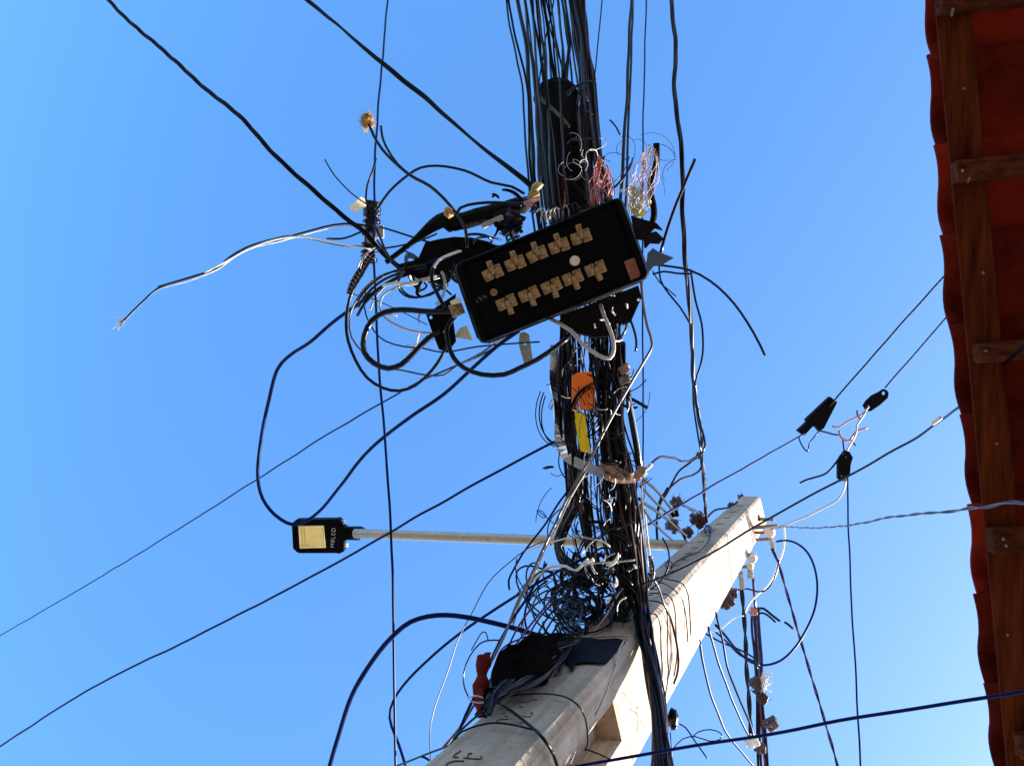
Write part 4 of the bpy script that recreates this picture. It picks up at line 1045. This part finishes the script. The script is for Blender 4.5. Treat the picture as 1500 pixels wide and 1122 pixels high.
connector('small brown connector low against the pole top side', 1008, 780, pole_z(1008, 780) - .2, 8, 13, RBC)
connector('small rusty bolt on the very tip of the pole', 1086, 729, 9.05, 5, 4, RBC)
connector('small rusty lug on the edge of the pole just below its tip', 1071, 741, 8.95, 5, 14, RBC)
connector('ragged reddish connector behind the sunlit edge of the pole', 1066, 882, 7.2, 10, 5, RBC)
connector('second ragged reddish connector, above right of it', 1073, 868, 7.4, 8, 15, RBC)
connector('dark connector with a frayed white side on the hanging bundle', 1109, 1001, 7.0, 11, 6, RBC)
connector('brown ring connector below the frayed one', 1118, 1023, 7.0, 8, 7, RBC)
connector('fuzzy brown connector on the right of the hanging bundle', 1130, 1060, 7.0, 11, 8, RBC)
connector('brown connector with a curled tip near the bottom of the hanging bundle', 1115, 1096, 7.0, 8, 9, RBC)
connector('bright white plastic connector near the bottom of the hanging bundle', 1103, 1085, 6.9, 10, 10, WHT)
connector('small reddish joint at the top of the hanging bundle', 1104, 896, 7.4, 6, 11, PNK)
connector('tiny joint where the twisted cable splits above the pole top', 1025, 667, 6.9, 5, 21, RBC)
b = MB(); rr = random.Random(8)
for k in range(40):
    p0 = at(1116 + rr.uniform(-4, 4), 1000 + rr.uniform(-8, 12), 7.0); p1 = at(1124 + rr.uniform(-8, 8), 1000 + rr.uniform(-20, 14), 6.98)
    b.tube([p0, (p0 + p1) / 2 + .02 * noise.noise_vector(p0 * 70 + Vector((k, 0, 0))), p1], .002, 4)
tag(b.build('frayed_fibre', WHT), 'frayed white fibres beside the dark connector of the hanging bundle', 'fibres', kind='stuff')
for lab, pts, z_, w_ in (
    ('black cable curving from the joint down-left to the upper brown connector', [(1025, 668), (1010, 678), (995, 690), (986, 705), (978, 722), (968, 735)], [7.0, 6.4], 3.2),
    ('black cable sagging from the joint and round to the left', [(1030, 672), (1026, 688), (1015, 696), (998, 701), (984, 712), (968, 730), (963, 748)], [7.0, 6.2], 3.2),
    ('thin cable from the white clip to the joint', [(947, 688), (955, 678), (968, 669), (985, 671), (1005, 676), (1025, 666)], [5.2, 7.0], 3.2),
    ('straight black cable from the bundle to the brown connectors, topmost', [(935, 694), (955, 712), (975, 735), (990, 755)], [5.3, 6.7], 4),
    ('straight black cable from the bundle to the brown connectors, second', [(938, 712), (960, 735), (985, 760)], [5.3, 6.7], 4),
    ('straight black cable from the bundle to the brown connectors, third', [(936, 730), (960, 748), (982, 764), (1005, 785)], [5.3, 6.6], 4),
    ('black cable slanting down-right under the brown connectors', [(940, 738), (952, 760), (970, 778), (985, 792)], [5.4, 6.5], 3.4),
    ('black cable hanging from the crossing cables to the lamp arm', [(978, 715), (966, 740), (962, 762), (963, 790)], [6.6, 6.8], 4),
    ('black cable between the brown connectors and the pole top', [(1000, 741), (1015, 746), (1032, 757)], [6.8, 7.4], 3.2),
    ('thin cable looping from the joint along the grey side to the pole tip', [(1036, 758), (1046, 748), (1058, 745), (1070, 742), (1080, 735)], [7.4, 8.6], 3),
    ('vertical dark cable end on the pole top edge', [(1032, 700), (1033, 730), (1036, 765)], [7.1, 7.3], 3.8),
    ('black cable running from the lower brown connector to the pole', [(988, 765), (998, 778), (1004, 790)], [6.7, 6.6], 4)):
    C_(lab, pts, z_, w_, BLK2)
C_('white vertical rod with beads at the left edge of the pole', [(942, 728), (946, 760), (950, 795), (953, 818)], 5.6, 2.8, WHT)
bd = MB()
for k in range(6):
    p = at(953 + k * .4, 816 + k * 5, 5.6); bd.ball(p, 0.011, .2, k, 1)
tag(bd.build('bead_chain', RST), 'short brown bead chain hanging below the white rod', 'chain')
C_('white plastic clip tip sticking out right of the strap end', [(944, 688), (950, 684), (955, 679)], 5.18, 5, WHT, 'clip_tip', 'clip')
C_('thin pale vertical wire just right of the bundle under the strap', [(939, 690), (941, 740), (944, 790), (950, 830)], 5.3, 1.8, LGT)

# ------------------------------------------------------------------ rack brackets on the sunlit side of the pole
def bracket(label, bars, spools, z, clamps):
    t = thing('rack_bracket', label, 'bracket', at(*bars[0][0], z))
    L = t.location
    b = MB()
    for (p, q, wd) in bars:
        a_ = at(*p, z); c_ = at(*q, z); b.bar(a_ - L, c_ - L, wd * pxm(a_), .02, .002)
    b.build('arm', RST, t)
    for (x, y, r_) in spools:
        c_ = at(x, y, z - .03) - L; r_ *= pxm(at(x, y, z)); b = MB()
        b.cyl(c_ - Vector((0, 0, .05)), c_ + Vector((0, 0, -.02)), r_ * .8, r_, 16); b.cyl(c_ + Vector((0, 0, -.02)), c_ + Vector((0, 0, .02)), r_ * .6, r_ * .6, 16); b.cyl(c_ + Vector((0, 0, .02)), c_ + Vector((0, 0, .05)), r_, r_ * .8, 16)
        b.build('spool', INS, t)
    for (x, y, w_, h_, a_) in clamps:
        F, s = frame(x, y, z - .04, a_); b = MB(); b.box((0, 0, 0), (w_ * s, h_ * s, .02), 0, .004); b.box((0, h_ * .3 * s, .012), (w_ * .7 * s, h_ * .2 * s, .02), 0, .003)
        b.build('wedge', GLV, t, F)
bracket('upper rusty bracket with a porcelain spool sticking out right of the pole top', [((1100, 773), (1140, 770), 5), ((1100, 778), (1104, 792), 6), ((1103, 791), (1128, 789), 4), ((1104, 780), (1122, 780), 4), ((1110, 760), (1134, 761), 4), ((1111, 754), (1113, 763), 3)], [(1128, 779, 8)], 8.35, [(1131, 796, 6, 22, 12)])
bracket('lower pair of rusty bracket bolts with spools on the sunlit side of the pole', [((1078, 813), (1102, 812), 4), ((1070, 830), (1095, 830), 4), ((1076, 806), (1078, 820), 5), ((1066, 822), (1069, 838), 5), ((1063, 818), (1066, 845), 2)], [(1103, 817, 6.5), (1100, 828, 5)], 7.9, [(1099, 839, 8, 16, 0), (1086, 850, 7, 26, 6)])

# ------------------------------------------------------------------ the dense bundle: individual cables threaded through stations
stations_top = [(-5,), (60,), (128,), (200,), (265,), (330,)]
def strand_z(y):
    T = [(-5, 6.15), (130, 5.85), (300, 5.45), (480, 5.28), (690, 5.2), (760, 5.22), (860, 5.3), (940, 5.05), (1000, 4.85), (1130, 4.4)]
    for (y0, z0), (y1, z1) in zip(T, T[1:]):
        if y <= y1: return z0 + (z1 - z0) * max(0, (y - y0)) / (y1 - y0)
    return T[-1][1]
rr = random.Random(21)
BG = 'cables of the dense bundle'
def bcable(pts, w_, m_, label, ext=(0, 0), dz=None):
    dz = rr.uniform(-.05, .06) if dz is None else dz
    P = []
    for p in pts:
        zz = p[2] if len(p) > 2 else strand_z(p[1]) + dz + rr.uniform(-.012, .012)
        P.append((p[0], p[1], zz))
    o = C_(label, P, 5, w_, m_, 'bundle_cable', group=BG, ext=ext, amp=.006, step=.045)
    if pts[0][1] < 0: TOPS.append((pts[1][0], o))
    return o
TOPS = []
UP = 'black cable in the tightly packed right part of the upper bundle'
top = [(741, 752, 765, 776, 5, 3.4), (744, 757, 772, 782, 0, 3.8), (757, 771, 775, 786, 0, 7), (768, 776, 783, 790, 0, 4.6), (776, 785, 789, 800, 0, 4), (784, 792, 797, 806, 0, 3.4), (787, 795, 800, 808, 0, 4.6), (795, 806, 813, 822, 0, 5.4), (800, 815, 828, 836, 0, 3.2), (805, 815, 820, 830, 0, 3.2), (816, 824, 830, 842, 0, 4), (822, 832, 838, 850, 0, 3.6), (828, 838, 846, 858, 0, 3.4), (792, 812, 832, 850, 0, 2.6), (812, 800, 790, 800, 0, 2.4)]
for k in range(9):
    a_ = rr.uniform(768, 832); top.append((a_, a_ + rr.uniform(4, 12), a_ * .7 + 250 + rr.uniform(-4, 8), a_ * .7 + 262, 0, rr.choice([2.6, 3.4, 4.2])))
for (x0, x1, x2, x3, _, w_) in top:
    j = rr.uniform(-2, 2)
    bcable([(x0 - 3, -40), (x0, -5), (x1 - 1, 60), (x2, 125), (x2 + (x3 - x2) * .5 + j, 200), (x3 + j, 270), (x3 + 8 + j, 335), (x3 + 20 + j, 400)], w_, rr.choice([BLK, BLK, BRN, BLK2]), 'black cable of the loose left part of the upper bundle, passing the splice case', ext=(14, 0), dz=rr.choice([rr.uniform(0, .12), rr.uniform(0, .12), -.27]))
for k in range(26):
    u = k / 25
    f = lambda a, c: a + (c - a) * u + rr.uniform(-3, 3)
    bcable([(f(834, 852), -40), (f(835, 855), -5), (f(843, 861), 60), (f(849, 870), 125), (f(853, 876), 190), (f(856, 884), 245), (f(862, 896), 300), (f(864, 900), 370), (f(866, 910), 440)], rr.choice([3, 3.6, 4.4, 5.5]), rr.choice([BLK2, BLK, BRN, BLK2, BRN]), UP, ext=(14, 0), dz=rr.uniform(-.22, 0))
def lower_group(n_, env, wds, mats_, LOW):
    for k in range(n_):
        u = rr.uniform(-1, 1); pts = []
        for (y, c, h_) in env:
            u = max(-1, min(1, u * .82 + rr.uniform(-.55, .55)))
            pts.append((c + u * h_, y + rr.uniform(-6, 6)))
        w_ = rr.choice(wds); m_ = rr.choice(mats_)
        adj = ('hair-thin' if w_ < 2.5 else 'thin' if w_ < 3.7 else 'medium' if w_ < 4.7 else 'thick') + ' ' + ({BLK: 'glossy black', BLK2: 'dull black', BRN: 'brown-black', GRY: 'grey-brown'}[m_])
        bcable(pts, w_, m_, adj + ' ' + LOW, ext=(0, 1.5) if env[-1][0] > 1100 else (0, 0))
KM = [BLK, BLK, BRN, BLK, BLK2, BRN, GRY]
lower_group(17, [(440, 828, 12), (500, 829, 12), (560, 832, 15), (625, 838, 17), (690, 845, 16), (740, 842, 12), (785, 822, 9), (815, 825, 8), (838, 850, 12), (850, 885, 12)], [2.6, 3.2, 4, 5], KM, 'cable in the left strand, looping out beside the lamp arm')
lower_group(16, [(440, 832, 12), (500, 835, 14), (560, 838, 18), (625, 846, 17), (690, 852, 14), (740, 857, 10), (790, 864, 8), (830, 872, 9), (862, 890, 12)], [2.2, 3, 3.8], KM, 'cable left of centre in the lower bundle, behind the yellow marker')
lower_group(22, [(440, 865, 16), (500, 866, 18), (560, 870, 20), (625, 880, 20), (690, 885, 18), (750, 886, 18), (800, 897, 14), (850, 908, 12), (885, 914, 12)], [1.8, 2.2, 2.8], KM, 'cable in the loose middle of the lower bundle')
lower_group(20, [(430, 895, 18), (500, 892, 16), (560, 893, 16), (625, 896, 18), (690, 905, 18), (750, 910, 16), (800, 912, 18), (850, 918, 16), (880, 922, 12)], [2.6, 3.6, 4.6, 5.6], KM, 'cable in the right half of the lower bundle, above the sleeve')
lower_group(19, [(500, 905, 14), (560, 905, 14), (625, 903, 14), (690, 918, 17), (750, 924, 14), (810, 930, 13), (870, 937, 11), (920, 944, 10), (980, 955, 12), (1050, 964, 12), (1130, 972, 13)], [3.2, 4, 5, 6], [BLK2, BRN, BRN, BLK], 'cable at the right edge of the bundle, passing down the pole')
lower_group(10, [(740, 930, 8), (810, 935, 8), (870, 941, 9), (930, 950, 10), (990, 960, 12), (1050, 968, 14), (1130, 968, 17)], [2.4, 3, 4], [BLK, BRN, GRY], 'cable starting below the strap and running down the sunlit pole side')

ONES = 'first second third fourth fifth sixth seventh eighth ninth tenth eleventh twelfth thirteenth fourteenth fifteenth sixteenth seventeenth eighteenth nineteenth'.split()
TENS = {2: ('twentieth', 'twenty'), 3: ('thirtieth', 'thirty'), 4: ('fortieth', 'forty'), 5: ('fiftieth', 'fifty')}
def ordinal(i):
    if i < 20: return ONES[i - 1]
    t, u = divmod(i, 10)
    return TENS[t][0] if u == 0 else TENS[t][1] + '-' + ONES[u - 1]
for i, (x_, o) in enumerate(sorted(TOPS, key=lambda q_: q_[0])):
    o['label'] = 'black cable of the upper bundle, %s from the left at the top edge' % ordinal(i + 1)

# ------------------------------------------------------------------ tangles nobody could count
def tangle(name, label, boxes, n_, wr, m, seed, rng=(10, 34), cat='wire tangle', sweep=(1.2, 5.0), fams=(1, 1, 2, 3, 4)):
    q = random.Random(seed); b = MB()
    for k in range(int(n_ * .5)):
      if 1:
        x0, y0, x1, y1, z = q.choice(boxes)
        cx = q.uniform(x0, x1); cy = q.uniform(y0, y1); r1 = q.uniform(*rng); r2 = r1 * q.uniform(.35, 1.3); a0_ = q.uniform(0, 2 * PI); sw = q.uniform(*sweep); rot = q.uniform(0, PI); zz = z + q.uniform(-.12, .12)
        fam = q.choice(fams)
      for g in range(fam):
        P = []; r1 *= q.uniform(.9, 1.08); r2 *= q.uniform(.88, 1.1); cx += q.uniform(-2.2, 2.2); cy += q.uniform(-2.2, 2.2); a0_ += q.uniform(-.15, .15)
        for i in range(8):
            a = a0_ + sw * i / 7
            ex = r1 * math.cos(a); ey = r2 * math.sin(a)
            P.append(at(cx + ex * math.cos(rot) - ey * math.sin(rot), cy + ex * math.sin(rot) + ey * math.cos(rot), zz + .06 * math.sin(a + k)))
        w_ = q.uniform(*wr); b.tube(spline(P, .03), w_ * .5 * pxm(P[0]), 5)
    return tag(b.build(name, m), label, cat, kind='stuff')
TB = [(820, 840, 905, 895, 5.25), (835, 850, 890, 900, 5.2), (865, 800, 915, 880, 5.25), (800, 860, 880, 915, 5.15)]
tangle('wire_tangle', 'dense knot of thin black wires where the bundle meets the pole', TB, 110, (1.2, 3.4), BLK, 1, rng=(22, 62), sweep=(.9, 2.6))
tangle('wire_tangle', 'dense heap of black wires packed behind the dark blue bag', [(858, 835, 912, 890, 5.4), (805, 865, 880, 915, 5.3)], 130, (2.0, 4.5), BLK2, 2, rng=(14, 40), sweep=(.8, 2.2))
tangle('wire_tangle', 'small pale wire scraps and painted white glints caught in the knot at the pole', [(860, 800, 900, 835, 5.1), (870, 830, 925, 900, 5.05)], 26, (1.0, 2.0), WHT, 3, rng=(8, 26), sweep=(.5, 1.6))  # white colour also puts sun glints into the knot
tangle('wire_tangle', 'narrow column of looped black wires rising from the coil', [(822, 880, 850, 935, 5.0)], 42, (1.6, 3), BLK, 4, rng=(8, 22))
tangle('wire_tangle', 'fine pale wires curled on the splice case above the box', [(825, 212, 880, 255, 5.2)], 26, (.5, .9), LGT, 5, rng=(7, 20), sweep=(1.5, 4.5), fams=(1,))
tangle('wire_tangle', 'fine dark hair wires in the sky beside the ragged cable tip', [(880, 195, 990, 275, 5.1)], 24, (.6, 1.0), BLK2, 6, rng=(14, 34), sweep=(1, 3.2), fams=(1,))
tangle('wire_tangle', 'fine pale hair wires at the upper right corner of the box', [(915, 268, 940, 305, 5.0)], 18, (.8, 1.3), mat('yellowish_wire', (.6, .52, .32), .5), 7, rng=(5, 20))
tangle('wire_tangle', 'tangle of pale scraps and painted glints under the right of the box', [(880, 440, 935, 480, 4.98), (850, 475, 900, 505, 5.05)], 24, (1.2, 3), LGT, 8, rng=(6, 20), sweep=(.3, 1.3))  # pale scraps, some added as painted glints on the black cables
tangle('wire_tangle', 'black wire curls between the long splice and the box', [(700, 335, 775, 360, 5.15), (730, 290, 800, 320, 5.1)], 16, (2, 3.4), BLK, 9, rng=(8, 24))
tangle('wire_tangle', 'small pale loops along the upper edge of the box', [(790, 305, 850, 330, 5.03)], 9, (1.0, 2.0), LGT, 10, rng=(6, 16), sweep=(.6, 2.2))
tangle('wire_tangle', 'black cables looped behind the left end of the box', [(600, 395, 660, 420, 5.1), (620, 350, 700, 400, 5.15)], 16, (3, 5), BLK, 11, rng=(12, 34))
tangle('wire_tangle', 'thin stray black wires bowing out of both sides of the lower bundle', [(815, 520, 915, 830, 5.15)], 90, (1.0, 2.2), BLK2, 31, rng=(20, 60), sweep=(.5, 2.0))
tangle('wire_tangle', 'glinting brown wires looped loosely through the lower bundle', [(825, 520, 915, 780, 5.1)], 60, (.8, 1.8), BRN, 32, rng=(16, 50), sweep=(.5, 2.2))
tangle('wire_tangle', 'pale wire ends and painted sun glints scattered through the lower bundle', [(830, 500, 915, 780, 5.08)], 60, (.8, 1.7), WHT, 33, rng=(8, 24), sweep=(.4, 1.3), fams=(1,))  # whitened and multiplied to paint sun glints among the cables
tangle('wire_tangle', 'large loose black loops left of the knot at the pole', [(770, 830, 850, 900, 5.1)], 16, (1.4, 2.6), BLK, 34, rng=(24, 56), sweep=(1.5, 4.0))
tangle('wire_tangle', 'short black cable bends bunched round the long splice and box corner', [(600, 370, 680, 420, 5.0), (700, 300, 790, 345, 5.05)], 26, (1.6, 4), BLK2, 35, rng=(12, 36), sweep=(.7, 2.4))
tangle('wire_tangle', 'pale arcs standing for sun glints between the loops left of the box', [(570, 400, 650, 500, 5.08)], 20, (1.0, 2.4), LGT, 36, rng=(20, 50), sweep=(.7, 2.2))  # pale arcs added as painted glints of the black loops
tangle('wire_tangle', 'black wires crowding over the right side of the splice case', [(838, 140, 880, 290, 5.3)], 26, (1.2, 3), BLK, 37, rng=(16, 60), sweep=(.4, 1.2))
def hair(label, m, src, dst, n_, z, seed, w_=1.5, jit=10):
    q = random.Random(seed); b = MB()
    for k in range(n_):
        t = q.random(); x0 = src[0] + (src[2] - src[0]) * t; y0 = src[1] + (src[3] - src[1]) * t
        t2 = max(0, min(1, t + q.uniform(-.3, .3))); x1 = dst[0] + (dst[2] - dst[0]) * t2; y1 = dst[1] + (dst[3] - dst[1]) * t2
        P = [at(x0 + (x1 - x0) * i / 4 + q.uniform(-jit, jit) * .5 * math.sin(i * PI / 4), y0 + (y1 - y0) * i / 4 + q.uniform(-jit, jit) * .3 * math.sin(i * PI / 4), z + q.uniform(-.02, .02)) for i in range(5)]
        b.tube(spline(P, .02), w_ * .5 * pxm(P[0]), 4)
    return tag(b.build('stripped_wires', m), label, 'wires', kind='stuff')
hair('fine pink and white stripped wires fanning from the ragged cable tip down to the box', PNK, (948, 212, 960, 218), (912, 285, 950, 305), 14, 4.97, 1, 1.1, 22)
hair('fine white stripped wires beside the pink ones at the ragged cable', WHT, (948, 214, 960, 220), (920, 275, 950, 310), 10, 4.96, 2, 0.9, 26)
hair('orange and red stripped wires entering the upper edge of the box', HAIR, (876, 226, 890, 244), (860, 306, 895, 292), 9, 4.98, 3, 2.0, 20)
hair('pink stripped wires among the red ones at the upper edge of the box', PNK, (872, 222, 890, 250), (868, 302, 892, 288), 9, 4.97, 4, 1.2, 26)
hair('yellowish stripped wires bunched at the upper right corner of the box', mat('dull_yellow_wire', (.45, .38, .2), .5), (920, 270, 945, 280), (922, 312, 935, 315), 26, 4.95, 5, 1.5, 12)
for k in range(8):
    x = 792 + k * 6.5
    C_(ONES[k] + ' from the left of the jumper wires along the upper box edge', [(x, 326 - k * 2.3), (x + 1, 314 - k * 2), (x + 5, 309 - k * 1.6), (x + 8, 316 - k * 2), (x + 9, 328 - k * 2.4)], 5.03, 2.4, rr.choice([BLK, LGT, BLK]), 'jumper_wire', 'wire', group='jumper wires along the box edge')
bpy.context.view_layer.update()
